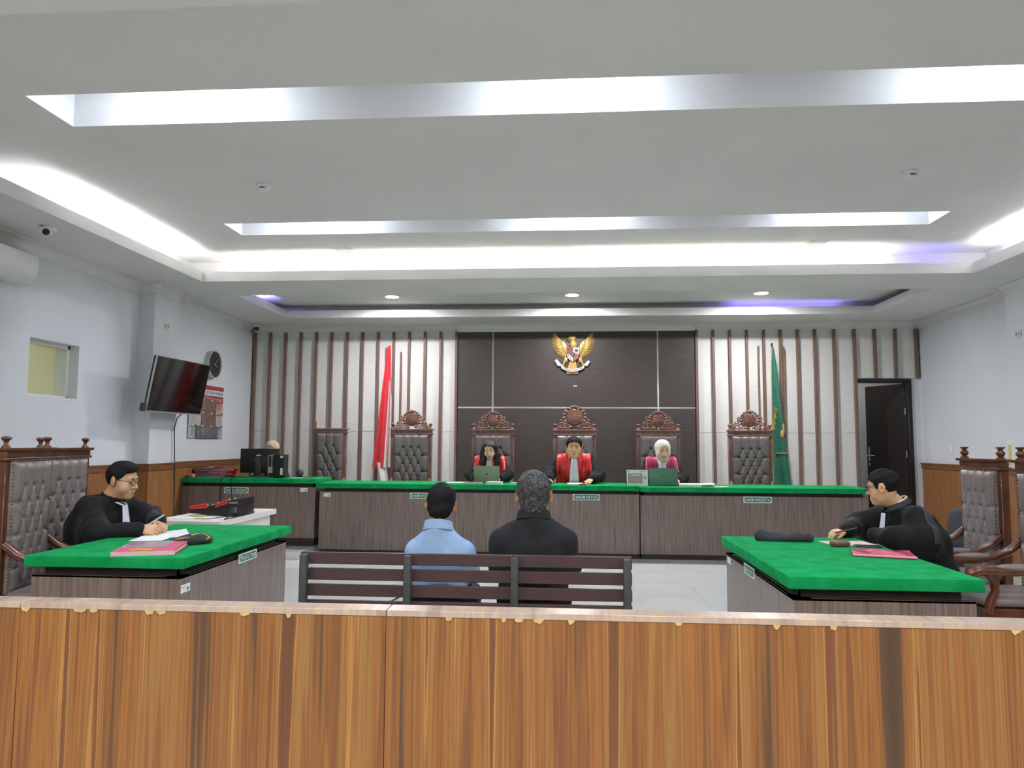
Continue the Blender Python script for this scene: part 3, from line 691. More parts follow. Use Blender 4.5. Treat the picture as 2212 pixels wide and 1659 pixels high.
# cameras
dc = thing('dome_camera', 'white dome security camera under the left soffit', 'camera', (-4.53, 5.95, ZC))
MB().lathe([(.001, 0), (.062, 0), (.064, -.012), (.055, -.03), (.001, -.03)], 24, cap=False).build('base', BLUEW, dc, smooth=40)
MB().lathe([(.05, .0), (.05, -.03), (.046, -.06), (.001, -.062)], 20, T(.005, -.012, -.02) @ RX(-.9) @ RY(.35), cap=False).build('housing', BLUEW, dc, smooth=40)
MB().ball((.022, -.062, -.058), .03, 14, 10).build('lens', BLK, dc, smooth=180)
d2 = thing('dome_camera', 'small dome camera in the far left corner above the slats', 'camera', (-4.93, 11.22, 3.235))
MB().lathe([(.001, .06), (.06, .06), (.063, .035), (.055, .02), (.001, .02)], 20, cap=False).build('base', BLUEW, d2, smooth=40)
MB().ball((.01, -.03, .0), .038, 14, 10).build('lens', DKG, d2, smooth=180); MB().tube([(-.045, 0, .02), (-.06, -.01, -.02), (-.095, .0, -.06)], .009, 6).build('lead', BLKM, d2, smooth=60)
# smoke detectors and ceiling loudspeakers
for k, (x, y) in enumerate(((-2.54, 5.83), (2.74, 5.84))):
    t = thing('smoke_detector', 'white smoke detector between the ceiling slots, %s one' % ('left', 'right')[k], 'smoke detector', (x, y, UP), group='smoke detectors')
    MB().lathe([(.001, 0), (.064, 0), (.066, -.014), (.058, -.024), (.001, -.024)], 24, cap=False).build('base', BLUEW, t, smooth=40)
    MB().lathe([(.046, -.024), (.044, -.046), (.034, -.056), (.001, -.058)], 24, cap=False).build('head', BLUEW, t, smooth=40); MB().box(-.02, .015, -.049, -.044, -.042, -.032).box(.022, .03, -.045, -.041, -.042, -.034).build('vent', DKG, t)
CSP = mat('loudspeaker_grille', '#bdbcb7', .8)
for k, (x, y) in enumerate(((-2.50, 7.92), (2.71, 7.90))):
    t = thing('ceiling_loudspeaker', 'round flush ceiling loudspeaker above the far cove, %s one' % ('left', 'right')[k], 'loudspeaker', (x, y, UP), group='ceiling loudspeakers')
    MB().lathe([(.108, 0), (.108, -.008), (.098, -.01), (.096, -.004)], 30, cap=False).build('rim', BLUEW, t, smooth=40); MB().lathe([(.097, -.004), (.001, -.004)], 30, cap=False).build('grille', CSP, t)
# small wall fittings
OUT = mat('outlet_cream', '#d2cfc4', .6)
def outlet(loc, rz, label):
    t = thing('wall_outlet', label, 'wall outlet', loc, rz, group='cut-open wall outlets')
    MB().box(-.05, .05, -.012, 0, -.04, .04).build('plate', OUT, t, bevel=.006); MB().ball((-.026, -.012, .0), (.014, .006, .022), 10, 6).ball((.026, -.012, .0), (.014, .006, .022), 10, 6).build('sockets', mat('socket_grey', '#8f8d86', .7), t, smooth=180, kind='stuff')
outlet((-4.86, 8.46, 2.83), PI/2, 'cream wall outlet high on the left pilaster above the television')
outlet((5.17, 8.62, 2.70), -PI/2, 'cream wall outlet high on the right pilaster')
t = thing('light_switch', 'narrow white switch plate on the right wall near the door', 'switch', (XR, 10.55, 1.37), -PI/2); MB().box(-.04, .04, -.01, 0, -.06, .06).build('plate', BLUEW, t, bevel=.004, seg=1); MB().box(-.015, .015, -.014, -.01, -.03, .03).build('rocker', BLUEW, t)
yb = thing('yellow_box', 'yellow and white wall box behind the tufted chair on the right', 'box', (XR, 9.05, 1.20), -PI/2); MB().box(-.12, .13, -.05, 0, 0, .24).build('case', mat('yellow_box_paint', '#cfc27a', .6), yb, bevel=.004, seg=1); MB().box(-.12, .13, -.055, 0, .24, .29).build('lid', BLUEW, yb)
# marks and a sticker on the dark panel
mk = MB().box(.13, .19, YB-.062, YB-.061, 2.315, 2.327).build('adhesive_mark', PAPER); tag(mk, 'small white adhesive mark under the gold emblem', 'mark')

# ================================================================== flags
def flag(name, label, x, y, lean, cols, pole_m, top, edge=None):
    t = thing(name, label, 'flag', (x, y, DZ))
    P = lambda h: (lean*(h/top-.5)*1.0, .02, h)
    MB().cyl((P(0)[0], .02, .02), P(top), .013, 10).build('pole', pole_m, t, smooth=40)
    MB().lathe([(.001, 0), (.17, 0), (.17, .02), (.05, .05), (.02, .14), (.001, .14)], 24, T(P(0)[0], .02, 0), cap=False).build('base', CHWD, t, smooth=40)
    return t, P
f1, P1 = flag('national_flag', 'red and white flag furled on its pole behind an empty chair', -2.76, 11.12, .05, None, mat('pole_white', '#b9b3a8', .5), 2.86)
def cloth(P, top, w0, w1, h0, h1, ax, n=30, m=24, amp=.05, skew=0, folds=4):
    def fn(u, v):
        h = h0+(h1-h0)*v; wdt = w0+(w1-w0)*(1-v)**.75
        x = (u-.5)*wdt+ax*(1-v)+skew*(1-v)**2; yv = -.03-amp*(.35+.65*(1-v))*math.sin(u*folds*PI+2*v)*min(1, (1-v)*2.5+.15)
        return (P(h)[0]+x, yv, h)
    return fn
fn = cloth(P1, 2.86, .04, .24, .95, 2.84, -.03, skew=-.05)
RED = mat('flag_red', '#d21f2b', .6, sheen=.2); FWH = mat('flag_white', '#d9d6d3', .7)
c1 = MB().grid(fn, 30, 40).build('red_cloth', RED, f1, smooth=180)
MB().grid(lambda u, v: tuple(Vector(fn(.55+.6*u*(1-v)**.5, v*.72))+Vector((.018*(1-v)+.02, .03, 0))), 14, 30).build('white_cloth', FWH, f1, smooth=180)
MB().grid(lambda u, v: (P1(.95)[0]-.135+.15*u+.05*(1-v), -.05-.03*math.sin(6*u), .74+.25*v+.06*(1-u)*v), 14, 8).build('white_cloth', FWH, f1, smooth=180)
f2, P2 = flag('court_flag', 'dark green flag with gold emblem furled behind the right empty chair', 3.12, 11.1, -.02, None, BLKM, 2.86)
fn2 = cloth(P2, 2.86, .02, .27, .62, 2.80, .07, amp=.035, folds=3, skew=.02)
MB().grid(fn2, 30, 40).build('green_cloth', mat('flag_green', '#12604a', .6, c2='#16705a', vs=8, sheen=.2), f2, smooth=180)
MB().tube([tuple(Vector(fn2(0, v/12))+Vector((-.006, -.006, 0))) for v in range(13)], .007, 6).build('gold_fringe', mat('flag_gold', '#b99a4e', .5), f2, smooth=60)
FG = MATS['flag_gold']
def onflag(u, v, d=.012): return tuple(Vector(fn2(u, v))+Vector((0, -d, 0)))
for R in (.36, .46):
    MB().tube([onflag(min(.99, max(.03, .62+R*1.25*math.cos(a))), .42+R*.38*math.sin(a)) for a in [PI*.52+PI*.46*k/10 for k in range(11)]], .004, 5).build('emblem_arc', FG, f2)
for k, ch in enumerate('PENGA'):
    a = PI*(.97-.09*k); p = onflag(.62+.41*1.2*math.cos(a), .42+.41*.38*math.sin(a), .02)
    text('emblem_letter', ch, FG, f2, T(*p) @ RY(-(a-PI/2)*.55+.0), height=.042, bold=.01)
for R, z in ((.0, .27), (.0, .262)): MB().tube([onflag(.15+.8*k/10, z+.005) for k in range(11)], .004, 5).build('emblem_arc', FG, f2)
MB().ball(onflag(.72, .40, .0), (.03, .012, .06), 10, 8).ball(onflag(.86, .43, .0), (.02, .012, .09), 10, 8).build('emblem_banyan', FG, f2, smooth=180, kind='stuff')
# loose wooden rods leaning by the flags
for x, h, l in ((-2.835, 2.93, 'left of the red and white flag'), (-2.60, 2.86, 'right of the red and white flag'), (2.96, 2.93, 'left of the green flag'), (3.335, 2.92, 'right of the green flag')):
    o = MB().box(x-.013, x+.013, YB-.11, YB-.085, DZ, h).build('wall_batten', SLATW, bevel=.002, seg=1); tag(o, 'thin brown upright batten on the slatted wall, %s' % l, 'batten', 'battens beside the flags')

# ================================================================== emblem over the judges
em = thing('national_emblem', 'gold eagle emblem with shield and white ribbon on the dark panel', 'emblem', (.128, YB-.062, 2.83))
U = .00052
def E2(x, y): return ((x-1075)*U, (870-y)*U)
def bez(P, n):   # polyline resample
    P = [Vector((p[0], p[1])) for p in P]; L = [0]
    for a, b in zip(P[:-1], P[1:]): L.append(L[-1]+(b-a).length)
    out = []
    for i in range(n):
        s = L[-1]*i/(n-1); k = max(j for j in range(len(P)-1) if L[j] <= s+1e-9); t = (s-L[k])/max(1e-9, L[k+1]-L[k]); out.append(P[k]*(1-t)+P[k+1]*t)
    return out
def wing(mir):
    k = MB(); mx = (lambda p: (1075+(1075-p[0])+0 if mir else p[0], p[1]))
    tips = bez([(488, 245), (470, 330), (452, 430), (455, 540), (480, 660), (530, 770), (600, 870), (690, 950), (800, 1005)], 15)
    roots = bez([(700, 480), (705, 560), (725, 650), (760, 740), (810, 830), (870, 900)], 15)
    for i in range(15):
        a, b = E2(*mx(roots[i])), E2(*mx(tips[i]))
        k.tube([(a[0], -.02, a[1]), ((a[0]*.6+b[0]*.4), -.024, a[1]*.6+b[1]*.4), ((a[0]*.15+b[0]*.85), -.018, a[1]*.15+b[1]*.85), (b[0], -.012, b[1])], [.009, .0105, .0095, .003], 6)
    o = k.build('wing', GOLD, em, smooth=60, kind='stuff')
    body = [mx(p) for p in ((700, 470), (790, 500), (860, 580), (895, 660), (880, 870), (800, 800), (730, 690), (705, 570))]
    MB().prism([E2(*p) for p in body], -.035, -.005).build('wing_shoulder', GOLD, o, bevel=.008)
    k2 = MB(); ba_ = bez([mx(p) for p in ((735, 480), (735, 580), (760, 680), (800, 770), (862, 850))], 14)
    for p in ba_: e = E2(*p); k2.ball((e[0], -.034, e[1]), (.011, .007, .008), 8, 5)
    k2.build('covert_feathers', GOLD, o, smooth=180, kind='stuff')
    bk = [mx(p) for p in ((485, 250), (700, 460), (900, 650), (900, 900), (820, 1010), (690, 960), (590, 880), (520, 780), (470, 660), (448, 540), (448, 430))]
    MB().prism([E2(*p) for p in bk], -.012, 0).build('wing_base', GOLDD, o)
wing(False); wing(True)
k = MB()
def eb(x, y, rx, ry, d=.02, yy=-.02, seg=12): e = E2(x, y); k.ball((e[0], yy, e[1]), (rx*U, d, ry*U), seg, 8)
eb(1090, 600, 115, 130, .035); eb(1075, 530, 95, 130, .035); eb(1065, 430, 90, 95, .035, -.03); eb(985, 410, 62, 50, .025, -.035); eb(1130, 385, 40, 45, .02); eb(950, 470, 30, 28, .018, -.035)
k.build('eagle_head', GOLD, em, smooth=180, kind='stuff')
k = MB(); eb(925, 415, 34, 24, .02, -.045); e = E2(905, 440); k.tube([(e[0]+.015, -.05, e[1]+.012), (e[0]-.004, -.052, e[1]+.004), (e[0]-.006, -.05, e[1]-.018)], [.012, .01, .003], 7); k.build('beak', GOLDD, em, smooth=60, kind='stuff')
for s in (-1, 1):
    k = MB(); X = (lambda x: x) if s < 0 else (lambda x: 2150-x)
    eb(X(860), 1060, 62, 95, .028); a, b, c = E2(X(830), 1090), E2(X(800), 1180), E2(X(770), 1240)
    k.tube([(a[0], -.03, a[1]), (b[0], -.03, b[1]), (c[0], -.03, c[1])], [.022, .014, .013], 8)
    for dx in (-40, 0, 40): c2 = E2(X(770+dx*.9), 1285); k.tube([(c[0], -.03, c[1]), (c2[0], -.042, c2[1])], [.012, .006], 6)
    k.build('leg', GOLD, em, smooth=60, kind='stuff')
tl = MB()
for i in range(7):
    a, b = E2(1065+(i-3)*24, 1110), E2(1048+(i-3)*52, 1490); tl.tube([(a[0], -.018, a[1]), (b[0]*.7+a[0]*.3, -.02, b[1]*.7+a[1]*.3), (b[0], -.014, b[1])], [.010, .014, .012], 6)
tl.build('tail', GOLD, em, smooth=60, kind='stuff')
# shield: four quarters, centre field
q = -.05
EMR, EMW, EMK, EMG = mat('emblem_red', '#8f3f49', .5), mat('emblem_white', '#d9dbd3', .5), mat('emblem_black', '#454347', .5), mat('emblem_tree', '#2d5a4c', .5)
sh = MB().prism([E2(*p) for p in ((875, 690), (1260, 690), (1262, 900), (1235, 1000), (1160, 1090), (1065, 1140), (975, 1090), (905, 1000), (875, 880))], q+.004, -.01).build('shield', GOLDD, em)
MB().prism([E2(*p) for p in ((890, 700), (1062, 700), (1062, 885), (890, 885))], q, q+.004).build('shield_quarter', EMR, sh)
MB().prism([E2(*p) for p in ((1078, 700), (1250, 700), (1250, 885), (1078, 885))], q, q+.004).build('shield_quarter', EMW, sh)
MB().prism([E2(*p) for p in ((885, 905), (1062, 905), (1062, 1128), (985, 1085), (915, 1000))], q, q+.004).build('shield_quarter', EMW, sh)
MB().prism([E2(*p) for p in ((1078, 905), (1250, 905), (1225, 1000), (1155, 1085), (1078, 1128))], q, q+.004).build('shield_quarter', EMR, sh)
MB().prism([E2(*p) for p in ((985, 850), (1140, 850), (1140, 920), (1065, 1000), (985, 920))], q-.006, q).build('shield_centre', EMK, sh)
star = [(1063+(38 if i % 2 == 0 else 15)*math.sin(PI*i/5), 915-(38 if i % 2 == 0 else 15)*math.cos(PI*i/5)) for i in range(10)]
MB().prism([E2(*p) for p in star], q-.009, q-.006).build('star', mat('emblem_star', '#8a7c52', .4), sh)
k = MB(); eb(1172, 790, 58, 50, .003, q-.001); e = E2(1172, 830); k.box(e[0]-.008, e[0]+.008, q-.003, q, e[1]-.012, e[1]+.015); k.build('tree', EMG, sh, smooth=60, kind='stuff')
k = MB(); eb(975, 790, 45, 42, .003, q-.001); e = E2(975, 760)
for s in (-1, 1): k.tube([(e[0]+s*.012, q-.002, e[1]), (e[0]+s*.034, q-.002, e[1]+.006), (e[0]+s*.036, q-.002, e[1]+.024)], .006, 6)
k.build('bull_head', mat('emblem_bull', '#6b545c', .5), sh, smooth=60, kind='stuff')
MB().tube([(E2(925+i*22, 925+i*33)[0]+.01*math.sin(i*.9), q-.002, E2(925+i*22, 925+i*33)[1]) for i in range(6)], .012, 6).build('rice_ear', mat('emblem_rice', '#b9bbb0', .5), sh, smooth=60)
MB().tube([(E2(1155+62*math.cos(a)*.75+22*math.sin(a), 0)[0], q-.002, E2(0, 1005-62*math.cos(a)*.9+22*math.sin(a))[1]) for a in [2*PI*i/20 for i in range(20)]], .008, 6, closed=True).build('chain', mat('emblem_chain', '#c99182', .5), sh, smooth=60)
# ribbon
def rib(t):  # centre line of the ribbon, -1..1
    return E2(1058+335*t*1.0, 1385-105*t*t), None
top, bot = [], []
for i in range(17):
    t_ = -1+2*i/16; (x, z), _ = rib(t_); top.append((x+t_*.006, z+.020)); bot.append((x, z-.022))
MB().prism(bot+top[::-1], -.052, -.042).build('ribbon', EMW, em)
for s in (-1, 1):
    x0 = 1058+s*330; pts = [(x0-s*20, 1190), (x0+s*50, 1225), (x0+s*150, 1240), (x0+s*215, 1080), (x0+s*175, 1110), (x0+s*155, 1040), (x0+s*60, 1150)]
    if s > 0: pts = [(1388-20, 1210), (1440, 1245), (1500, 1255), (1585, 1110), (1545, 1125), (1530, 1075), (1420, 1190)]
    else: pts = [(740, 1230), (690, 1265), (600, 1235), (515, 1065), (560, 1085), (580, 1035), (680, 1160)]
    MB().prism([E2(*p) for p in pts], -.044, -.030).build('ribbon_end', EMW, em)
word = 'BHINNEKA TUNGGAL IKA'
for i, ch in enumerate(word):
    if ch == ' ': continue
    t_ = -.82+1.64*i/(len(word)-1); (x, z), _ = rib(t_)
    text('ribbon_letter', ch, mat('emblem_ink', '#4a4d4b', .6), em, T(x, -.0535, z) @ RY(-math.atan(2*105*t_/335)), height=.024, bold=.01)
# ================================================================== people: signed-distance bodies meshed with surface nets
def V3(*a): return np.array(a, np.float32)
MG = [.12]
class SDF:
    def __init__(s): s.p = []
    def _a(s, fn, lo, hi, k, sub=False): s.p.append((fn, np.array(lo), np.array(hi), k, sub)); return s
    def cap(s, a, b, ra, rb=None, k=.02, sub=False, sx=1.0, ax=0):
        a, b = V3(*a), V3(*b); rb = ra if rb is None else rb; sc = np.ones(3, np.float32); sc[ax] = 1/sx
        a_, b_ = a*sc, b*sc; d = b_-a_; L = max(float(d@d), 1e-12)
        def f(P):
            q = P*sc-a_; t = np.clip((q@d)*np.float32(1/L), 0, 1); q = q-t[:, None]*d; return np.sqrt(np.einsum('ij,ij->i', q, q))-(ra+(rb-ra)*t)
        m = max(ra, rb)*max(sx, 1); return s._a(f, np.minimum(a, b)-m, np.maximum(a, b)+m, k, sub)
    def ell(s, c, r, k=.02, sub=False, R=None):
        c, r = V3(*c), V3(*r)
        def f(P):
            q = P-c
            if R is not None: q = q@R.astype(np.float32)
            q = q/r; k0 = np.sqrt(np.einsum('ij,ij->i', q, q)); q = q/r; k1 = np.sqrt(np.einsum('ij,ij->i', q, q)); return k0*(k0-1)/np.maximum(k1, 1e-9)
        m = r.max(); return s._a(f, c-m, c+m, k, sub)
    def sub(s, other, k=.01):      # another SDF as one subtractive shape
        lo, hi = other.bounds(); return s._a(other, lo, hi, k, True)
    def put(s, other, M, k=.02):   # another SDF, placed by a 4x4 (rigid + uniform scale)
        sc = M.to_scale()[0]; Rm = (np.array(M.to_3x3())/sc).astype(np.float32); t = np.array(M.translation, np.float32)
        lo, hi = other.bounds(); cs = np.array([[x, y, z] for x in (lo[0], hi[0]) for y in (lo[1], hi[1]) for z in (lo[2], hi[2])])@(Rm.T*sc)+t
        return s._a(lambda P: other(((P-t)@Rm)/sc)*sc, cs.min(0), cs.max(0), k)
    def bounds(s):
        q = [p for p in s.p if not p[4]]; return np.min([p[1] for p in q], 0), np.max([p[2] for p in q], 0)
    def __call__(s, P, mg=None):
        mg = MG[0] if mg is None else mg
        D = np.full(len(P), 1., np.float32)
        p0, p1 = P.min(0)-mg, P.max(0)+mg
        for fn, lo, hi, k, sub in s.p:
            if np.any(lo > p1) or np.any(hi < p0): continue
            m = np.all((P > lo-mg) & (P < hi+mg), axis=1)
            if not m.any(): continue
            d = fn(P[m]); e = D[m]
            if sub: d = -d; h = np.clip(.5-.5*(e-d)/k, 0, 1); D[m] = e+(d-e)*h+k*h*(1-h)
            else: h = np.clip(.5+.5*(e-d)/k, 0, 1); D[m] = e+(d-e)*h-k*h*(1-h)
        return D
class Fn:      # wraps any function with bounds
    def __init__(s, f, lo, hi): s.f, s.lo, s.hi = f, np.array(lo, float), np.array(hi, float)
    def bounds(s): return s.lo, s.hi
    def __call__(s, P): return s.f(P)
def sdf_mesh(F, h, lo=None, hi=None, pad=.012):
    l0, h0 = F.bounds(); lo = l0 if lo is None else np.maximum(l0, lo); hi = h0 if hi is None else np.minimum(h0, hi)
    lo = lo-pad; hi = hi+pad; B = 8; MG[0] = h*B*1.9+.03; nb = np.ceil((hi-lo)/h/B).astype(int); n = nb*B
    g = [lo[i]+h*(np.arange(nb[i])*B+B/2-.5) for i in range(3)]
    C = np.stack(np.meshgrid(*g, indexing='ij'), -1).reshape(-1, 3).astype(np.float32); dc = F(C)
    A = np.full(tuple(n), 1., np.float32).reshape(nb[0], B, nb[1], B, nb[2], B)
    A[:] = np.where(dc.reshape(tuple(nb)) < 0, -1., 1.)[:, None, :, None, :, None]
    act = np.argwhere((np.abs(dc) < h*B*1.0+.008).reshape(tuple(nb)))
    o = np.stack(np.meshgrid(*[np.arange(B)]*3, indexing='ij'), -1).reshape(-1, 3)
    act = act[np.lexsort((act[:, 0] % 4, act[:, 1] % 4, act[:, 2] % 4, act[:, 0]//4, act[:, 1]//4, act[:, 2]//4))]
    for s in range(0, len(act), 40):
        a = act[s:s+40]; P = (lo+h*(a[:, None, :]*B+o[None]).reshape(-1, 3)).astype(np.float32); d = F(P).reshape(len(a), B, B, B)
        A[a[:, 0], :, a[:, 1], :, a[:, 2], :] = d
    A = A.reshape(tuple(n)); S = A < 0
    c = sum(S[i:n[0]-1+i, j:n[1]-1+j, k:n[2]-1+k].astype(np.uint8) for i in (0, 1) for j in (0, 1) for k in (0, 1))
    cells = np.argwhere((c > 0) & (c < 8)); idx = -np.ones(tuple(n-1), np.int32); idx[tuple(cells.T)] = np.arange(len(cells))
    acc = np.zeros((len(cells), 3)); cnt = np.zeros(len(cells))
    cr = [V3(i, j, k).astype(int) for i in (0, 1) for j in (0, 1) for k in (0, 1)]
    for a in cr:
        for ax in range(3):
            if a[ax]: continue
            b = a.copy(); b[ax] = 1; va = A[tuple((cells+a).T)]; vb = A[tuple((cells+b).T)]; m = (va < 0) != (vb < 0)
            t = np.where(m, va/np.where(m, va-vb, 1), 0); p = a+t[:, None]*(b-a); acc += p*m[:, None]; cnt += m
    verts = lo+h*(cells+acc/cnt[:, None])
    quads = []
    for ax in range(3):
        u, v = (ax+1) % 3, (ax+2) % 3
        sl = [slice(None)]*3; s2 = [slice(None)]*3; sl[ax] = slice(0, -1); s2[ax] = slice(1, None)
        e = np.argwhere(S[tuple(sl)] != S[tuple(s2)]); e = e[(e[:, u] > 0) & (e[:, v] > 0) & (e[:, u] < n[u]-1) & (e[:, v] < n[v]-1)]
        if not len(e): continue
        f = []
        for du, dv in ((-1, -1), (0, -1), (0, 0), (-1, 0)):
            q = e.copy(); q[:, u] += du; q[:, v] += dv; f.append(idx[tuple(q.T)])
        f = np.stack(f, 1); fl = ~S[tuple(e.T)]; f[fl] = f[fl][:, ::-1]; quads.append(f)
    return verts, np.concatenate(quads)
def np_mesh(name, verts, quads, mats, parent, mi=None):
    me = bpy.data.meshes.new(name); me.vertices.add(len(verts)); me.vertices.foreach_set('co', verts.astype(np.float32).ravel())
    me.loops.add(quads.size); me.loops.foreach_set('vertex_index', quads.astype(np.int32).ravel())
    me.polygons.add(len(quads)); me.polygons.foreach_set('loop_start', np.arange(0, quads.size, 4, dtype=np.int32))
    try: me.polygons.foreach_set('loop_total', np.full(len(quads), 4, np.int32))
    except Exception: pass
    for m in mats: me.materials.append(m)
    if mi is not None: me.polygons.foreach_set('material_index', mi.astype(np.int32))
    me.update(calc_edges=True); me.validate(); me.shade_smooth()
    return link(name, me, parent)
def frame(d, n):
    d = V3(*d); d /= np.linalg.norm(d); n = V3(*n); n = n-d*(n@d); n /= np.linalg.norm(n); return d, n, np.cross(d, n)
def hand(F, W, d, n, side, curl=(25, 30, 35, 40), sc=1., thumb=(.55, .75, -.3)):
    """W wrist, d finger direction, n back of the hand, side: +1 thumb towards cross(d,n)"""
    d, n, x = frame(d, n); x = x*side; W = V3(*W)
    off = (.031, .0105, -.0105, -.030); ln = (.070, .078, .073, .058); kn = (.088, .092, .088, .080)
    G = SDF()
    for i in range(4):
        K = W+d*kn[i]*sc+x*off[i]*sc; G.cap(W+d*.012*sc+x*off[i]*.45*sc, K, .0165*sc, .0115*sc, k=.012*sc)
        p = K; ang = 0
        for sgm, r in ((.46, .0092), (.30, .0084), (.24, .0074)):
            ang += math.radians(curl[i])*(.75 if sgm == .46 else 1.); dd = d*math.cos(ang)-n*math.sin(ang)+x*off[i]*1.2
            q = p+dd*ln[i]*sgm*sc; G.cap(p, q, (r+.0006)*sc, r*sc, k=.0035); p = q
    b = W+d*.028*sc+x*.024*sc; t = d*thumb[0]+x*thumb[1]+n*thumb[2]; t /= np.linalg.norm(t)
    G.cap(W+d*.018*sc+x*.012*sc, b+t*.022*sc, .016*sc, .0135*sc, k=.012); p = b+t*.018*sc
    for ln_, r, mix in ((.036, .0112, .25), (.028, .0095, .55)):
        t2 = t*(1-mix)+d*mix-n*.12; t2 /= np.linalg.norm(t2); q = p+t2*ln_*sc; G.cap(p, q, r*sc, (r-.001)*sc, k=.004); p = q
    lo, hi = G.bounds(); F._a(G, lo, hi, .012, False)
def head_core(fat=0., jaw=1.):
    G = SDF()
    G.ell((0, -.014, .034), (.076+fat*.3, .094, .083), k=.02)
    G.ell((0, .022, -.042), ((.060+fat)*jaw, .064, .080), k=.03)
    G.ell((0, .060, -.098), (.027+fat*.6, .022, .02), k=.03)
    for s in (-1, 1): G.ell((s*(.040+fat*.7), .044, -.040), (.026+fat*.6, .028, .034), k=.025)
    return G
def head_sdf(fat=0., jaw=1., lids=False, ears=True, nose=1.):
    G = head_core(fat, jaw)
    G.cap((-.040, .072, .026), (.040, .072, .026), .011, k=.02)
    for s in (-1, 1):
        G.ell((s*.031, .091, .004), (.019, .013, .0135), k=.010, sub=True)
        G.ell((s*.031, .069, .005), (.0175, .0165, .0135), k=.005)
    G.cap((0, .083, .012), (0, .103, -.030), .008*nose, .0118*nose, k=.010)
    for s in (-1, 1): G.ell((s*.0125*nose, .091, -.0345), (.0095, .011, .0085), k=.006)
    G.cap((-.019, .081, -.0655), (.019, .081, -.0655), .0065, k=.008); G.cap((0, .087, -.0635), (0, .087, -.0635), .0065, k=.008)
    G.cap((-.016, .080, -.078), (.016, .080, -.078), .0075, k=.008)
    G.cap((-.023, .094, -.0712), (.023, .094, -.0712), .0032, k=.004, sub=True)
    if ears:
        for s in (-1, 1):
            Rm = np.array(Euler((.12, 0, -s*.55)).to_matrix())
            G.ell((s*(.085+fat*.3), -.018, -.004), (.009, .0245, .0365), k=.007, R=Rm)
            G.ell((s*(.088+fat*.3), -.012, -.002), (.0055, .011, .018), k=.004, sub=True)
    return G
SK = {}
def skin(name, c, lip):
    return mat(name, c, .5, spec=.35, c2=tuple(min(1, x*1.05) for x in [int(c[i:i+2], 16)/255 for i in (1, 3, 5)]), vs=18, bump=.03, bs=120), mat(name+'_lip', lip, .45)
EYEW = mat('eye_white', '#c9c4bd', .3); IRIS = mat('eye_iris', '#1c1512', .2); LASH = mat('eye_lash', '#1c1614', .7)
HAIRB = mat('hair_black', '#0e0d10', .7, spec=.25, c2='#1b1a1e', vs=30, stretch=(6, 1, 1), bump=.5, bs=70, bstretch=(4, 1, 1))
HAIRG = mat('hair_greying', '#222224', .6, c2='#75757a', vs=110, lo=.45, hi=.75, bump=.5, bs=120)
HAIRBR = mat('hair_dark_brown', '#271a17', .42, c2='#3a2722', vs=30, stretch=(1, 1, .3), bump=.4, bs=60, bstretch=(4, 4, .5))
def nape(core):
    core.ell((0, -.034, -.05), (.061, .058, .072), k=.06); return core
def hair_fn(core, t, prof, side=.0, fringe=0., seed=0):
    """short hair: shell of thickness t over the core, above the line z = prof(y)"""
    ys, zs = zip(*prof); lo, hi = core.bounds(); rs = np.random.RandomState(seed); ks = (rs.randn(5, 3)*60).astype(np.float32); ph = rs.rand(5)*6
    def f(P):
        d = core(P); th = t*(.35+.65*np.clip((P[:, 2]+.03)/.10, 0, 1))+fringe*np.clip((P[:, 1]-.02)/.07, 0, 1)*np.clip((P[:, 2]-.03)/.06, 0, 1)
        zl = np.interp(P[:, 1], ys, zs)+.004*np.sin(P[:, 0]*140)+side*P[:, 0]
        nz = sum(np.sin(P@ks[i]+ph[i]) for i in range(5))*.0011
        return np.maximum(d-th+nz, (zl-P[:, 2])*.75)
    return Fn(f, lo-.03, hi+.03)
MAN = [(-.13, -.082), (-.085, -.075), (-.045, -.05), (-.03, .028), (-.004, .028), (.0, -.01), (.022, -.012), (.03, .03), (.055, .05), (.075, .066), (.12, .074)]
ROBE = mat('robe_black', '#0a0b0d', .8, spec=.35, c2='#121316', vs=10, bump=.35, bs=26, bstretch=(1, 1, .4), sheen=.04)
ROBEB = mat('robe_satin_band', '#2c3036', .45, c2='#363b42', vs=12)
REDS = mat('robe_red_satin', '#e02a2c', .38, c2='#ee4444', vs=10, stretch=(3, 1, .6), bump=.35, bs=22, bstretch=(3, 1, .6))
MAGS = mat('robe_magenta_satin', '#b8325a', .38, c2='#d0567a', vs=10, stretch=(3, 1, .6), bump=.35, bs=22, bstretch=(3, 1, .6))
BEF = mat('white_bib_cloth', '#dcdfee', .75, c2='#d2d6e8', vs=8, stretch=(8, 8, 1))
TROU = mat('trouser_cloth', '#23242a', .85); SHOE = mat('shoe_leather', '#141315', .35)

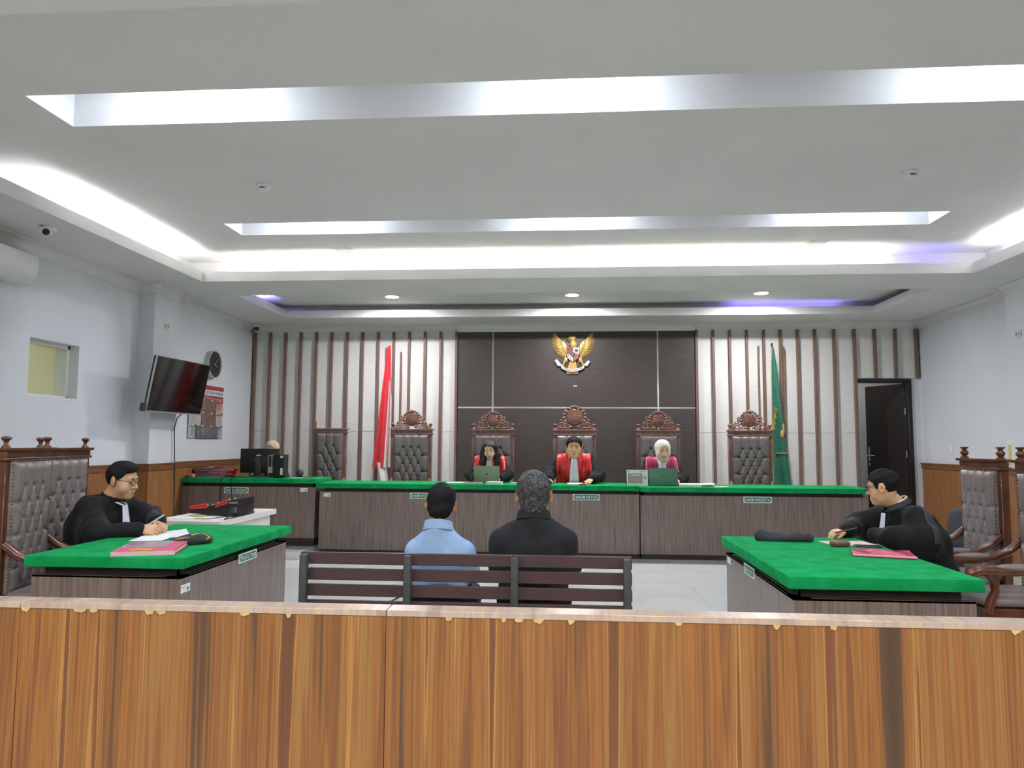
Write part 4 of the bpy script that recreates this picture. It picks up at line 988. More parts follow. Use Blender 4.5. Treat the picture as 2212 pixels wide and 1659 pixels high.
def folds(F, amp, seed, kz=(.35, 1)):
    rs = np.random.RandomState(seed); ks = (rs.randn(6, 3)*np.array([30, 30, 14])).astype(np.float32); ph = rs.rand(6)*6
    def f(P):
        return F(P)+amp*sum(np.sin(P@ks[i]+ph[i]+1.5*np.sin(P@ks[(i+1) % 6]*.5)) for i in range(6))/2.4
    lo, hi = F.bounds(); return Fn(f, lo-.02, hi+.02)
def person(label, loc, rotz, J, hs=1., hp=(0, 0, 0), fat=0., jaw=1., h=.006, skinm=None, nose=1., sc=1., hands=None, bodysc=1., neck_r=.055, lids=0, ears=True, eyes=True):
    t = thing('person', label, 'person', loc, rotz)
    HM = T(*J['head']) @ RZ(math.radians(hp[0])) @ RX(math.radians(hp[1])) @ RY(math.radians(hp[2])) @ Matrix.Scale(hs, 4)
    H = head_sdf(fat, jaw, nose=nose, ears=ears)
    F = SDF(); F.put(H, HM, k=.02)
    nb = V3(*J['neck']); hb = np.array(HM @ Vector((0, -.022, -.06)))
    F.cap(hb, nb-V3(0, 0, .03), neck_r*hs, neck_r*1.12*hs, k=.03)
    b = bodysc
    F.cap(J['pelvis'], J['chest'], .10*b, .10*b, k=.05, sx=1.4)
    F.cap(J['chest'], nb-V3(0, 0, .08), .075*b, .04*b, k=.05, sx=1.2)
    F.cap(J['shR'], J['shL'], .05*b, k=.04)
    for s in 'RL':
        F.cap(J['sh'+s], J['el'+s], .046*b, .038*b, k=.03); F.cap(J['el'+s], J['wr'+s], .038*b, .025*b, k=.02)
        F.cap(J['hip'+s], J['kn'+s], .07*b, .05*b, k=.04); F.cap(J['kn'+s], J['an'+s], .05*b, .036*b, k=.03)
        a = V3(*J['an'+s]); F.cap(a-V3(0, .03, .03), a+V3(0, .14, -.04), .036, .03, k=.03)
    for hd_ in hands or (): hand(F, **hd_)
    verts, quads = sdf_mesh(F, h)
    Mi = np.array(HM.inverted()); loc_ = verts@Mi[:3, :3].T+Mi[:3, 3]; fc = loc_[quads].mean(1)
    lipm = (np.abs(fc[:, 0]) < .0235) & (fc[:, 1] > .078) & (fc[:, 2] < -.0605) & (fc[:, 2] > -.0835) & (np.abs(fc[:, 2]+.071) < .0118*(1-(fc[:, 0]/.025)**2)+.001)
    o = np_mesh('body', verts, quads, list(skinm), t, lipm.astype(int))
    if eyes:
        for s in (-1, 1):
            m = MB().ball((s*.031, .0738, .0035), (.0128, .0128, .0052), 14, 10, HM)
            if lids < 1:
                m.build('eye', EYEW, t, smooth=180); ob = kids(t)[-1]
                MB().ball((s*.031, .0808, .0035), (.0058, .0066, .005), 10, 8, HM).build('iris', IRIS, ob, smooth=180)
            MB().tube([HM @ Vector((s*.031+q*.0165, .0835-.0045*q*q*2, .005+(.0075-.006*q*q if lids < 1 else -.004+.003*q*q))) for q in (-1, -.6, -.2, .2, .6, 1)], [.0012*hs, .0022*hs, .0026*hs, .0026*hs, .0022*hs, .001*hs], 6).build('eyelash', LASH, t, smooth=60)
            MB().tube([HM @ Vector((s*(.012+.036*q), .0885-.013*q*q, .0245+.005*math.sin(q*2.6))) for q in (0, .25, .5, .75, 1)], [.0026*hs, .0038*hs, .0038*hs, .0030*hs, .0015*hs], 6).build('eyebrow', LASH, t, smooth=60)
    return t, HM, HM, b
def shell(name, F, m, parent, h): 
    v, q = sdf_mesh(F, h); return np_mesh(name, v, q, [m], parent)
def placed(F, HM):
    G = SDF(); G.put(F, HM, k=.001); return G
def robe_sdf(J, b=1., tw=1.5, sl=(.066, .075, .08, .088), rt=(.135, .125), skirt=True, cuff=.03):
    G = SDF()
    G.cap(J['pelvis'], J['chest'], rt[0]*b, rt[1]*b, k=.06, sx=tw)
    nb = V3(*J['neck'])
    G.cap(J['chest'], nb-V3(0, .0, .075), rt[1]*.9*b, .062*b, k=.06, sx=1.35)
    for s in 'RL':
        G.cap(nb-V3(0, 0, .045), J['sh'+s], .05*b, sl[0]*b, k=.04)
        G.cap(J['sh'+s], J['el'+s], sl[0]*b, sl[1]*b, k=.05)
        e, w_ = V3(*J['el'+s]), V3(*J['wr'+s]); G.cap(e, w_-(w_-e)/np.linalg.norm(w_-e)*cuff, sl[2]*b, sl[3]*b*.72, k=.05)
        if skirt:
            G.cap(J['hip'+s], J['kn'+s], .10*b, .085*b, k=.06); G.cap(J['kn'+s], V3(*J['an'+s])+V3(0, 0, .1), .08*b, .085*b, k=.05)
    return G
def trousers(J, t, h, m=TROU):
    G = SDF(); G.cap(J['hipR'], J['hipL'], .115, k=.05)
    for s in 'RL': G.cap(J['hip'+s], J['kn'+s], .088, .068, k=.05); G.cap(J['kn'+s], V3(*J['an'+s])+V3(0, 0, .02), .066, .052, k=.03)
    shell('trousers', G, m, t, h)
    for s in 'RL':
        a = V3(*J['an'+s]); S_ = SDF(); S_.cap(a-V3(0, .04, .045), a+V3(0, .15, -.05), .045, .038, k=.02); shell('shoe', S_, SHOE, t, .008)
def seat_legs(J, seat=.47, hipw=.10, kn=.44, spread=.12, foot=.40):
    p = V3(*J['pelvis'])
    for s, q in (('R', 1), ('L', -1)):
        J['hip'+s] = (q*hipw, p[1], p[2]-.02); J['kn'+s] = (q*spread, p[1]+kn, seat+.03); J['an'+s] = (q*spread, p[1]+foot, .085)
    return J
def clip(F, planes, k=None):
    """keep where n.p < d for every plane"""
    pl = [(V3(*n), d) for n, d in planes]; lo, hi = F.bounds()
    def f(P):
        D = F(P)
        for n, d in pl: D = np.maximum(D, P@n-d)
        return D
    return Fn(f, lo, hi)
def grow(F, g):
    lo, hi = F.bounds(); return Fn(lambda P: F(P)-g, lo-g, hi+g)

SKA = skin('skin_tan', '#d6a880', '#bd8375'); SKB = skin('skin_light', '#e6bfa4', '#c4857c'); SKC = skin('skin_medium', '#d1a583', '#b98072'); SKD = skin('skin_brown', '#b3835f', '#9c6653')

# ---- middle judge
J = seat_legs(dict(head=(.0, .30, 1.283), neck=(0, .245, 1.175), chest=(0, .16, 1.0), pelvis=(0, .0, .60), shR=(.185, .20, 1.125), shL=(-.185, .20, 1.125),
     elR=(.33, .33, .93), elL=(-.335, .33, .92), wrR=(.345, .52, .872), wrL=(-.225, .53, .866)), .5)
t, HM, _, b = person('person in black robe with wide red front panels and white bib, seated in the middle', (.12, 10.15, DZ), PI, J, 1.16, (0, -2, 0), fat=.013, jaw=1.08, h=.006, skinm=SKA, neck_r=.065, bodysc=1.05,
     hands=[dict(W=J['wrR'], d=(.02, 1, -.25), n=(0, .2, 1), side=-1, curl=(35, 40, 45, 45)), dict(W=J['wrL'], d=(.45, .9, -.22), n=(0, .2, 1), side=1, curl=(25, 28, 30, 34), sc=1.08)])
R0 = robe_sdf(J, 1.02, 1.5, rt=(.16, .15)); RB = folds(R0, .007, 1)
shell('robe', RB, ROBE, t, .007); trousers(J, t, .014)
def judge_front(t, RB, m, J, x0, x1, h=.006, g=.006, top=None, bot=.80):
    ch = V3(*J['chest'])
    for s in (-1, 1):
        shell('red_panel', clip(grow(RB, g), [((s, -.10*1, -.0), x1-.0), ((-s, 0, -.09), -x0-.0), ((0, -1, 0), -(ch[1]+.005)), ((0, 1, 0), ch[1]+.20), ((0, 0, -1), -bot)] + ([((0, 0, 1), top)] if top else [])), m, t, h)
def bib(t, top, bot, w0, w1, m=BEF, name='white_bib', dy=.0, mid=None):
    a, b_ = Vector(top), Vector(bot)
    def fn(u, v):
        p = b_.lerp(a, v); wd_ = w1+(w0-w1)*v; return (p.x+(u-.5)*wd_, p.y+.012*math.cos((u-.5)*3)+.0035*math.sin(u*22)*(1-v*.6)+dy, p.z)
    o = MB().grid(fn, 16, 10).build(name, m, t, smooth=180); md = o.modifiers.new('thick', 'SOLIDIFY'); md.thickness = .004
    return o
judge_front(t, RB, REDS, J, .036, .20)
bib(t, (0, .345, 1.14), (0, .375, .82), .075, .125)
shell('hair', placed(hair_fn(head_core(.013, 1.08), .015, [(-.13, -.07), (-.05, -.05), (-.03, .03), (0, .03), (.004, .0), (.03, .01), (.05, .052), (.075, .066), (.12, .072)], fringe=.006), HM), HAIRB, t, .006)
G = SDF(); G.cap((-.06, .25, 1.16), (-.03, .325, 1.12), .02, k=.01); G.cap((.06, .25, 1.16), (.03, .325, 1.12), .02, k=.01); shell('collar', G, ROBE, t, .007)

# ---- woman judge with long hair
J = seat_legs(dict(head=(.0, .30, 1.245), neck=(0, .235, 1.13), chest=(0, .15, .98), pelvis=(0, .0, .60), shR=(.15, .19, 1.085), shL=(-.15, .19, 1.085),
     elR=(.26, .30, .90), elL=(-.245, .30, .90), wrR=(.15, .50, .868), wrL=(-.14, .50, .868)), .5)
t, HM, _, b = person('person in black and red robe looking down behind the grey-green laptop', (-1.02, 10.15, DZ), PI, J, 1.04, (0, -16, 4), fat=-.002, jaw=.95, h=.0063, skinm=SKB, neck_r=.048, bodysc=.92, lids=1,
     hands=[dict(W=J['wrR'], d=(-.1, 1, -.1), n=(0, .1, 1), side=-1, sc=.9), dict(W=J['wrL'], d=(.1, 1, -.1), n=(0, .1, 1), side=1, sc=.9)])
RB = folds(robe_sdf(J, .92, 1.45, rt=(.14, .13)), .007, 2); shell('robe', RB, ROBE, t, .007); trousers(J, t, .014)
judge_front(t, RB, REDS, J, .085, .185)
bib(t, (0, .305, 1.12), (0, .345, .84), .07, .11)
hc = head_core(-.002, .95); HG = hair_fn(hc, .018, [(-.13, -.2), (.0, -.12), (.018, -.08), (.03, -.02), (.045, .04), (.07, .072), (.12, .08)], side=.25)
G = SDF(); G.put(HG, Matrix.Identity(4), k=.02)
for s in (-1, 1):
    G.cap((s*.070, -.0, .045), (s*.094, .004, -.07), .030, .040, k=.02); G.cap((s*.094, .004, -.07), (s*(.092+.02*(s > 0)), .03, -.15), .044, .040, k=.02); G.cap((s*.10, .03, -.14), (s*.088, .05, -.20), .036, .026, k=.02); G.cap((s*.07, -.03, -.02), (s*.07, -.04, -.17), .04, .036, k=.02)
G.cap((0, -.06, 0), (0, -.06, -.15), .06, .05, k=.03)
shell('hair', placed(folds(G, .003, 5), HM), HAIRBR, t, .006)

# ---- judge in cream headscarf
J = seat_legs(dict(head=(-.012, .30, 1.258), neck=(0, .235, 1.14), chest=(0, .15, .98), pelvis=(0, .0, .60), shR=(.155, .19, 1.085), shL=(-.155, .19, 1.085),
     elR=(.27, .30, .90), elL=(-.265, .30, .89), wrR=(.15, .50, .868), wrL=(-.16, .50, .868)), .5)
t, HM, _, b = person('person in cream headscarf and magenta-panelled robe behind the green laptop', (1.288, 10.15, DZ), PI, J, 1.04, (10, -14, 0), fat=.004, jaw=1., h=.0063, skinm=SKB, neck_r=.05, bodysc=.94, lids=1, ears=False,
     hands=[dict(W=J['wrR'], d=(-.1, 1, -.1), n=(0, .1, 1), side=-1, sc=.9), dict(W=J['wrL'], d=(.1, 1, -.1), n=(0, .1, 1), side=1, sc=.9)])
RB = folds(robe_sdf(J, .94, 1.45, rt=(.14, .13)), .007, 3); shell('robe', RB, ROBE, t, .007); trousers(J, t, .014)
judge_front(t, RB, MAGS, J, .034, .185)
bib(t, (0, .318, 1.11), (0, .345, .84), .085, .12)
CREAM = mat('headscarf_cream', '#e3dccb', .8, c2='#d9d2c0', vs=10, bump=.1, bs=40); BEIGE = mat('headscarf_beige', '#cbb098', .8, c2='#c0a58d', vs=10, bump=.1, bs=40)
def scarf(t, HM, J, m, fat=.004, h=.006):
    c = head_core(fat); G = SDF(); lo, hi = c.bounds(); G._a(lambda P: c(P)-.014, lo-.02, hi+.02, .01, False)
    G.ell((0, -.03, .02), (.092, .105, .098), k=.03); G.cap((0, -.03, -.06), (0, -.03, -.15), .07, .075, k=.04); G.cap((0, .03, -.12), (0, .015, -.165), .045, .06, k=.03)
    G.ell((.0, .12, -.022), (.068, .095, .098), k=.012, sub=True)
    shell('headscarf', placed(folds(G, .0015, 9), HM), m, t, h)
scarf(t, HM, J, CREAM)
# ---- clerk behind the monitor
J = seat_legs(dict(head=(.0, .14, 1.225), neck=(0, .08, 1.11), chest=(0, .04, .97), pelvis=(0, .0, .60), shR=(.125, .06, 1.04), shL=(-.125, .06, 1.04),
     elR=(.18, .12, .84), elL=(-.18, .12, .84), wrR=(.10, .36, .90), wrL=(-.10, .36, .90)), .5)
t, HM, _, b = person('person in beige headscarf hidden behind the black monitor', (-4.222, 10.38, DZ), PI, J, 1.02, (0, -12, 0), h=.012, skinm=SKB, bodysc=.92, ears=False)
shell('jacket', folds(robe_sdf(J, .88, 1.4, rt=(.13, .12), skirt=False), .003, 4), BLKF, t, .009); trousers(J, t, .015)
scarf(t, HM, J, BEIGE, h=.008)

# ---- defendants on the bench, seen from behind
def polo(t, J, m, b, seed, tw=1.5, rt=(.125, .13), sl=.062, h=.006, low=.44, col_r=.072):
    G = SDF(); nb = V3(*J['neck'])
    G.cap(J['pelvis'], J['chest'], rt[0]*b, rt[1]*b, k=.05, sx=tw); G.cap(J['chest'], nb-V3(0, 0, .075), rt[1]*.92*b, .07*b, k=.06, sx=1.4); G.cap(nb-V3(0, 0, .09), nb-V3(0, .012, .028), col_r*1.02, col_r*.9, k=.03)
    for s in 'RL':
        G.cap(nb-V3(0, .0, .05), J['sh'+s], .044*b, sl*b, k=.05); e = V3(*J['el'+s]); sh_ = V3(*J['sh'+s]); G.cap(sh_, sh_+(e-sh_)*.78, sl*b, sl*.92*b, k=.03)
    F = folds(G, .0035, seed); shell('polo_shirt', clip(F, [((0, 0, -1), -low)]), m, t, h)
    c0 = nb+V3(0, -.004, .0)
    def cf(P):
        q = P-c0; r = np.sqrt(q[:, 0]**2+(q[:, 1]/.95)**2); zc_ = q[:, 2]+.30*q[:, 1]
        return np.maximum(np.abs(r-(col_r-.22*q[:, 2]))-.007, np.maximum(zc_-.022, -zc_-.036))
    C = Fn(cf, c0-V3(.11, .11, .07), c0+V3(.11, .11, .07))
    shell('shirt_collar', C, m, t, .0045)
PBLK = mat('polo_charcoal', '#1c1f24', .9, c2='#22262b', vs=20, bump=.15, bs=300); PBLU = mat('polo_blue', '#97b6e2', .9, c2='#a1bfe8', vs=20, bump=.15, bs=300)
BACKH = [(-.13, -.100), (-.07, -.098), (-.05, -.085), (-.045, -.05), (-.03, .028), (-.004, .028), (.0, -.01), (.03, .0), (.055, .05), (.12, .07)]
J = seat_legs(dict(head=(0, -.02, 1.128), neck=(0, -.04, 1.022), chest=(0, .0, .84), pelvis=(0, .03, .55), shR=(.178, -.015, .872), shL=(-.178, -.015, .872),
     elR=(.225, .04, .68), elL=(-.225, .04, .68), wrR=(.10, .26, .60), wrL=(-.10, .26, .60)), .44)
t, HM, _, b = person('person in charcoal polo shirt sitting on the bench, seen from behind', (-.178, 4.24, 0), 0, J, 1.10, (0, -10, 0), fat=.004, h=.0068, skinm=SKD, eyes=True, neck_r=.062, bodysc=1.05,
     hands=[dict(W=J['wrR'], d=(-.2, .9, -.3), n=(0, .3, 1), side=-1), dict(W=J['wrL'], d=(.2, .9, -.3), n=(0, .3, 1), side=1)])
polo(t, J, PBLK, 1.06, 21, tw=1.5, col_r=.089); trousers(J, t, .013)
shell('hair', placed(hair_fn(nape(head_core(.004)), .016, BACKH, seed=2), HM), HAIRG, t, .005)
J = seat_legs(dict(head=(.0, .0, 1.070), neck=(-.008, -.03, .955), chest=(0, .0, .78), pelvis=(0, .03, .54), shR=(.142, -.01, .806), shL=(-.142, -.01, .806),
     elR=(.185, .05, .65), elL=(-.185, .05, .65), wrR=(.09, .25, .59), wrL=(-.09, .25, .59)), .44)
t, HM, _, b = person('person in light blue polo shirt sitting on the bench, seen from behind', (-.722, 4.24, 0), 0, J, .96, (6, -16, 6), h=.0068, skinm=SKD, neck_r=.054, bodysc=.88,
     hands=[dict(W=J['wrR'], d=(-.2, .9, -.3), n=(0, .3, 1), side=-1), dict(W=J['wrL'], d=(.2, .9, -.3), n=(0, .3, 1), side=1)])
polo(t, J, PBLU, .88, 22, tw=1.45, col_r=.077); trousers(J, t, .013)
shell('hair', placed(hair_fn(nape(head_core()), .014, BACKH, seed=4), HM), HAIRB, t, .005)

# ---- glasses
def glasses(t, HM, m, r, rr=.0022):
    g = MB()
    for s in (-1, 1): g.tube([HM @ Vector((s*.034+r*1.08*math.cos(a), .099-.004*abs(math.cos(a)), .002+r*.9*math.sin(a))) for a in [2*PI*i/22 for i in range(22)]], rr, 6, closed=True)
    g.tube([HM @ Vector(p) for p in ((-.012, .098, .008), (0, .102, .010), (.012, .098, .008))], rr, 6)
    for s in (-1, 1): g.tube([HM @ Vector(p) for p in ((s*.066, .095, .010), (s*.080, .07, .010), (s*.086, .0, .012), (s*.086, -.02, .006), (s*.084, -.04, -.012))], rr, 6)
    o = g.build('eyeglasses', m, t, smooth=60)
    for s in (-1, 1): MB().lathe([(r*.96, 0), (.0005, .002)], 18, HM @ T(s*.034, .099, .002) @ RX(-PI/2), cap=False).build('lens', glassmat('spectacle_lens', '#dfe6ea', .06, .03), o)
GLM = mat('glasses_brown', '#3b241b', .3); GLS = mat('glasses_dark', '#2a2a2e', .3, metal=.4)
# ---- robed man on the left
J = seat_legs(dict(head=(0, .215, 1.142), neck=(0, .13, 1.035), chest=(0, .08, .86), pelvis=(0, .0, .56), shR=(.19, .10, .955), shL=(-.19, .12, .95),
     elR=(.345, .27, .805), elL=(-.29, .27, .85), wrR=(.265, .51, .826), wrL=(.03, .50, .845)), .47)
t, HM, _, b = person('person in black robe and round glasses holding a pen at the left desk', (-3.42, 5.1, 0), -PI/2, J, 1.05, (0, -9, 0), lids=1, fat=.010, jaw=1.06, h=.0045, skinm=SKC, neck_r=.062, nose=1.05,
     hands=[dict(W=J['wrR'], d=(-.30, .95, -.02), n=(.75, .15, .65), side=-1, curl=(38, 45, 48, 50), thumb=(.7, .45, -.3)), dict(W=J['wrL'], d=(.55, .85, -.06), n=(-.35, .1, .9), side=1, curl=(42, 48, 52, 55), thumb=(.7, .5, -.3))])
LR = robe_sdf(J, 1.0, 1.45, rt=(.155, .14), sl=(.07, .076, .07, .076), cuff=.01)
LR.cap((.16, .03, .80), (.28, .22, .80), .10, .085, k=.09); LR.cap((-.16, .03, .80), (-.25, .2, .80), .10, .085, k=.09); LR.cap((.0, -.08, .60), (.0, -.02, .95), .10, .08, k=.08, sx=1.6)
shell('robe', folds(LR, .008, 31), ROBE, t, .006); trousers(J, t, .013)
LH = SDF(); LH._a(hair_fn(head_core(.010, 1.06), .015, [(-.13, -.085), (-.06, -.075), (-.045, -.02), (-.03, .034), (.0, .034), (.004, .02), (.03, .038), (.05, .064), (.07, .082), (.12, .088)], side=-.12, fringe=.004, seed=7), V3(-.12, -.14, -.12), V3(.12, .14, .15), .01, False); LH.ell((.008, .038, .098), (.060, .060, .030), k=.02).ell((.025, .055, .087), (.034, .026, .018), k=.02).ell((0, -.02, .105), (.06, .06, .022), k=.02)
shell('hair', placed(folds(LH, .0022, 12), HM), HAIRB, t, .0045)
glasses(t, HM, GLM, .0225)
C = SDF(); nb = V3(*J['neck'])
for i in range(12):
    a, a2 = [PI*(.62+1.76*q/12) for q in (i, i+1)]; C.cap(nb+V3(.075*math.cos(a), .02+.07*math.sin(a), -.01-.025*math.sin(a)), nb+V3(.075*math.cos(a2), .02+.07*math.sin(a2), -.01-.025*math.sin(a2)), .014, k=.01)
shell('robe_collar', C, ROBE, t, .006)
bib(t, (.012, .243, .965), (.03, .275, .80), .055, .085)
MB().tube([(.05, .18, 1.0), (.045, .235, .975), (.03, .253, .963), (.0, .253, .963), (-.02, .232, .975), (-.03, .19, .99)], .007, 8).build('bib_loop', BEF, t, smooth=60)
# ---- robed man on the right
J = seat_legs(dict(head=(0, .305, 1.136), neck=(0, .20, 1.03), chest=(0, .14, .85), pelvis=(0, .0, .56), shR=(.185, .19, .945), shL=(-.185, .17, .945),
     elR=(.285, .36, .85), elL=(-.27, .17, .845), wrR=(.07, .535, .828), wrL=(-.19, .35, .825)), .47)
t, HM, _, b = person('person in black robe and glasses at the right desk, head turned towards the bench', (2.5, 5.25, 0), PI/2, J, 1.0, (-37, -8, 0), fat=.002, h=.0045, skinm=SKC, neck_r=.056,
     hands=[dict(W=J['wrR'], d=(-.25, .95, -.1), n=(-.2, .2, .95), side=-1, curl=(30, 34, 38, 42), thumb=(.75, .5, -.3)), dict(W=J['wrL'], d=(1, .2, -.1), n=(0, .2, .95), side=1, curl=(85, 85, 85, 85), sc=.8, thumb=(.9, .2, -.3))])
RR = robe_sdf(J, .98, 1.45, rt=(.15, .135), sl=(.07, .082, .082, .09), cuff=.02)
RR.cap((-.16, .05, .78), (-.26, .2, .78), .10, .085, k=.09); RR.cap((.16, .1, .80), (.25, .28, .81), .09, .075, k=.09); RR.cap((-.02, -.02, .58), (.0, .06, .9), .10, .08, k=.08, sx=1.6); RR.cap((-.20, .34, .83), (-.10, .40, .822), .06, .054, k=.04); RR.cap((-.22, .28, .80), (-.14, .36, .80), .06, .05, k=.05)
RF = folds(RR, .008, 41); shell('robe', RF, ROBE, t, .006); trousers(J, t, .013)
shell('shoulder_band', clip(grow(RF, .004), [((0, 1, 0), .155), ((0, 0, -1), -.80), ((0, -1, -.45), -.47+.0)]), ROBEB, t, .006)
shell('hair', placed(hair_fn(head_core(.002), .013, [(-.13, -.08), (-.07, -.075), (-.045, -.045), (-.03, .028), (.0, .03), (.004, -.01), (.026, -.006), (.04, .04), (.07, .062), (.12, .07)], seed=9), HM), HAIRB, t, .0045)
glasses(t, HM, GLS, .021)
C = SDF(); nb = V3(*J['neck'])
for i in range(12):
    a, a2 = [PI*(.62+1.76*q/12) for q in (i, i+1)]; p, q = [nb+V3(.075*math.cos(z), .015+.07*math.sin(z), -.0-.03*math.sin(z)) for z in (a, a2)]
    C.cap(p, q, .013, k=.01); C.cap(p-V3(0, 0, .02)-(nb-p)*.18, q-V3(0, 0, .02)-(nb-q)*.18, .011, k=.012)
shell('robe_collar', C, mat('collar_charcoal', '#2b2e33', .8), t, .006)
MB().tube([nb+V3(.066*math.cos(a), .015+.062*math.sin(a), .016-.03*math.sin(a)) for a in [PI*(.7+1.6*i/12) for i in range(13)]], .007, 8).build('shirt_collar', mat('shirt_cream', '#dcd8c4', .8), t, smooth=60)
bib(t, (.0, .30, .96), (-.01, .325, .80), .05, .075)
e, w_ = V3(*J['elR']), V3(*J['wrR']); dv = (w_-e)/np.linalg.norm(w_-e); MB().tube([w_-dv*.05, w_-dv*.004], [.036, .033], 14).build('shirt_cuff', MATS['shirt_cream'], t, smooth=60)
# ================================================================== things on the desks
JT, JT2, CT, ST, WT = .90, .89, .95, .78, .75
def sheet(m, w, d, th=.002, curl=0., seg=6):
    def top(u, v, z): return ((u-.5)*w, (v-.5)*d, z+curl*max(0, (u-.6)/.4)**2)
    k = MB(); k.grid(lambda u, v: top(u, v, th), seg, 2); k.grid(lambda u, v: top(u, v, 0), seg, 2, flip=True)
    k.box(-w/2, w/2*.2, -d/2, d/2, 0, th*.98); return k
def paper(name, label, cat, loc, rz, w, d, th, m, curl=0., group=None):
    o = sheet(m, w, d, th, curl).build(name, m, loc=loc); o.rotation_euler = (0, 0, rz); tag(o, label, cat, group); return o
def laptop(label, x, y, z, w, h, m, lean, kind, rz=0):
    t = thing('laptop', label, 'laptop', (x, y, z), rz, group='open laptops on the bench')
    MB().box(-w/2, w/2, .0, .22, .0, .016).build('base', m, t, bevel=.004, seg=1)
    M = T(0, -.002, .014) @ RX(lean)
    lid = MB().box(-w/2, w/2, -.004, .004, 0, h, M).build('lid', m, t, bevel=.003)
    MB().box(-w/2+.01, w/2-.01, .0042, .0046, .012, h-.008, M).build('screen', SCREEN, lid)
    if kind == 'apple':
        e = mat('laptop_logo', '#242a22', .3); k = MB(); c = h*.5
        out = [(0, .3), (.16, .42), (.38, .42), (.55, .25), (.5, .0), (.48, -.25), (.3, -.52), (.12, -.6), (0, -.54), (-.12, -.6), (-.3, -.52), (-.5, -.25), (-.55, .05), (-.5, .3), (-.3, .43), (-.12, .4)]
        k.prism([(p[0]*.026, c+p[1]*.026) for p in out], -.0048, -.004, M); k.prism([(.0*.026, c+.5*.026), (.06*.026, c+.75*.026), (.22*.026, c+.85*.026), (.2*.026, c+.65*.026)], -.0048, -.004, M)
        k.build('logo', e, lid, kind='stuff')
    else:
        e = mat('laptop_logo_dark', '#1d3b33', .3)
        MB().tube([M @ Vector((.021*math.cos(a), -.0045, h*.5+.021*math.sin(a))) for a in [2*PI*i/24 for i in range(24)]], .0022, 5, closed=True).build('logo_ring', e, lid)
        text('logo', 'hp', e, lid, M @ T(0, -.0046, h*.5), height=.026)
    return t
laptop('grey-green laptop with a dark fruit logo on the left section of the bench', -1.022, 9.50, JT, .335, .215, mat('laptop_olive', '#76896a', .35, metal=.2), -.10, 'apple')
laptop('green-cast laptop with a round logo beside the desk calendar', 1.255, 9.46, JT2, .365, .215, mat('laptop_teal', '#4c7a68', .35, metal=.2), -.10, 'hp')
# desk calendar
cl = thing('desk_calendar', 'white desk calendar with a photo of a hall beside the green laptop', 'calendar', (.925, 9.46, JT2), .02)
M = T(0, 0, 0) @ RX(-.16)
pg = MB().box(-.135, .135, -.002, .002, .0, .205, M).build('page', PAPER, cl)
MB().box(-.135, .135, -.002, .002, .0, .205, T(0, .09, 0) @ RX(.22)).build('back_board', BLKM, cl); MB().box(-.134, .134, 0, .09, 0, .003).build('base_card', BLKM, cl)
MB().box(-.118, .068, -.0032, -.002, .03, .16, M).build('photo_print', mat('calendar_photo', '#9b9a98', .5, c2='#b9a196', vs=9, detail=5), pg)
MB().box(-.07, .03, -.0036, -.0032, .128, .146, M).build('photo_ceiling', mat('calendar_bright', '#d3dce4', .5), pg); MB().box(-.105, -.045, -.0036, -.0032, .045, .075, M).build('photo_floor', mat('calendar_orange', '#b58d7d', .5), pg)
for i in range(5): MB().box(.08, .118, -.0033, -.002, .085+.009*i, .090+.009*i, M).build('date_line', mat('calendar_ink', '#6f8585', .6), pg)
MB().box(-.115, -.10, -.0033, -.002, .172, .190, M).build('crest_print', mat('calendar_crest', '#7f8d99', .6), pg); MB().box(.03, .115, -.0033, -.002, .176, .181, M).build('heading_print', MATS['calendar_crest'], pg)
GP = 'papers on the bench'
paper('paper_sheet', 'white sheets lying left of the grey-green laptop', 'paper', (-1.40, 9.62, JT), .1, .32, .22, .006, PAPER, group=GP)
paper('paper_stack', 'white papers in front of the middle judge', 'paper', (.15, 9.46, JT), 0, .24, .30, .016, PAPER, group=GP)
paper('paper_stack', 'thick white papers with a curled end right of the green laptop', 'paper', (1.68, 9.52, JT2), -.05, .44, .30, .028, PAPER, curl=.008, group=GP)
paper('paper_sheet', 'single white sheet beside the curled papers on the right section', 'paper', (1.95, 9.42, JT2), .2, .2, .16, .003, PAPER, group=GP)
b1 = thing('book', 'closed cream-edged book in front of the grey-green laptop', 'book', (-1.165, 9.33, JT), .03); MB().box(-.105, .105, -.07, .07, .003, .022).build('pages', PAPERC, b1); MB().box(-.11, .11, -.072, .075, .022, .025).box(-.11, .11, -.072, .075, 0, .003).build('cover', mat('book_grey', '#8d9384', .6), b1)
b2 = thing('book', 'white book with rounded spine in front of the laptop corner', 'book', (-.895, 9.34, JT), -.08); MB().box(-.09, .09, -.07, .07, .004, .030).build('pages', PAPER, b2); MB().box(-.098, .095, -.074, .074, 0, .004).box(-.098, .095, -.074, .074, .030, .034).tube([(-.096, -.072, .017), (-.096, .072, .017)], .017, 10).build('cover', mat('book_white', '#d9dfe0', .5), b2)
o = MB().box(-.06, .06, -.04, .04, 0, .008).build('notepad', PAPER, bevel=.002, seg=1, loc=(-.66, 9.6, JT)); tag(o, 'thin white notepad between the grey-green laptop and the middle seat', 'notepad')
o = MB().box(-.062, .062, -.035, .035, 0, .025).build('tissue_packet', PAPER, bevel=.008, loc=(-.47, 9.58, JT)); tag(o, 'small white packet on the bench left of the middle seat', 'packet')
o = MB().box(-.02, .025, -.012, .012, 0, .02).build('clip', BLKM, bevel=.003, loc=(.235, 9.40, JT+.016)); tag(o, 'black binder clip on the middle judge\'s papers', 'clip')
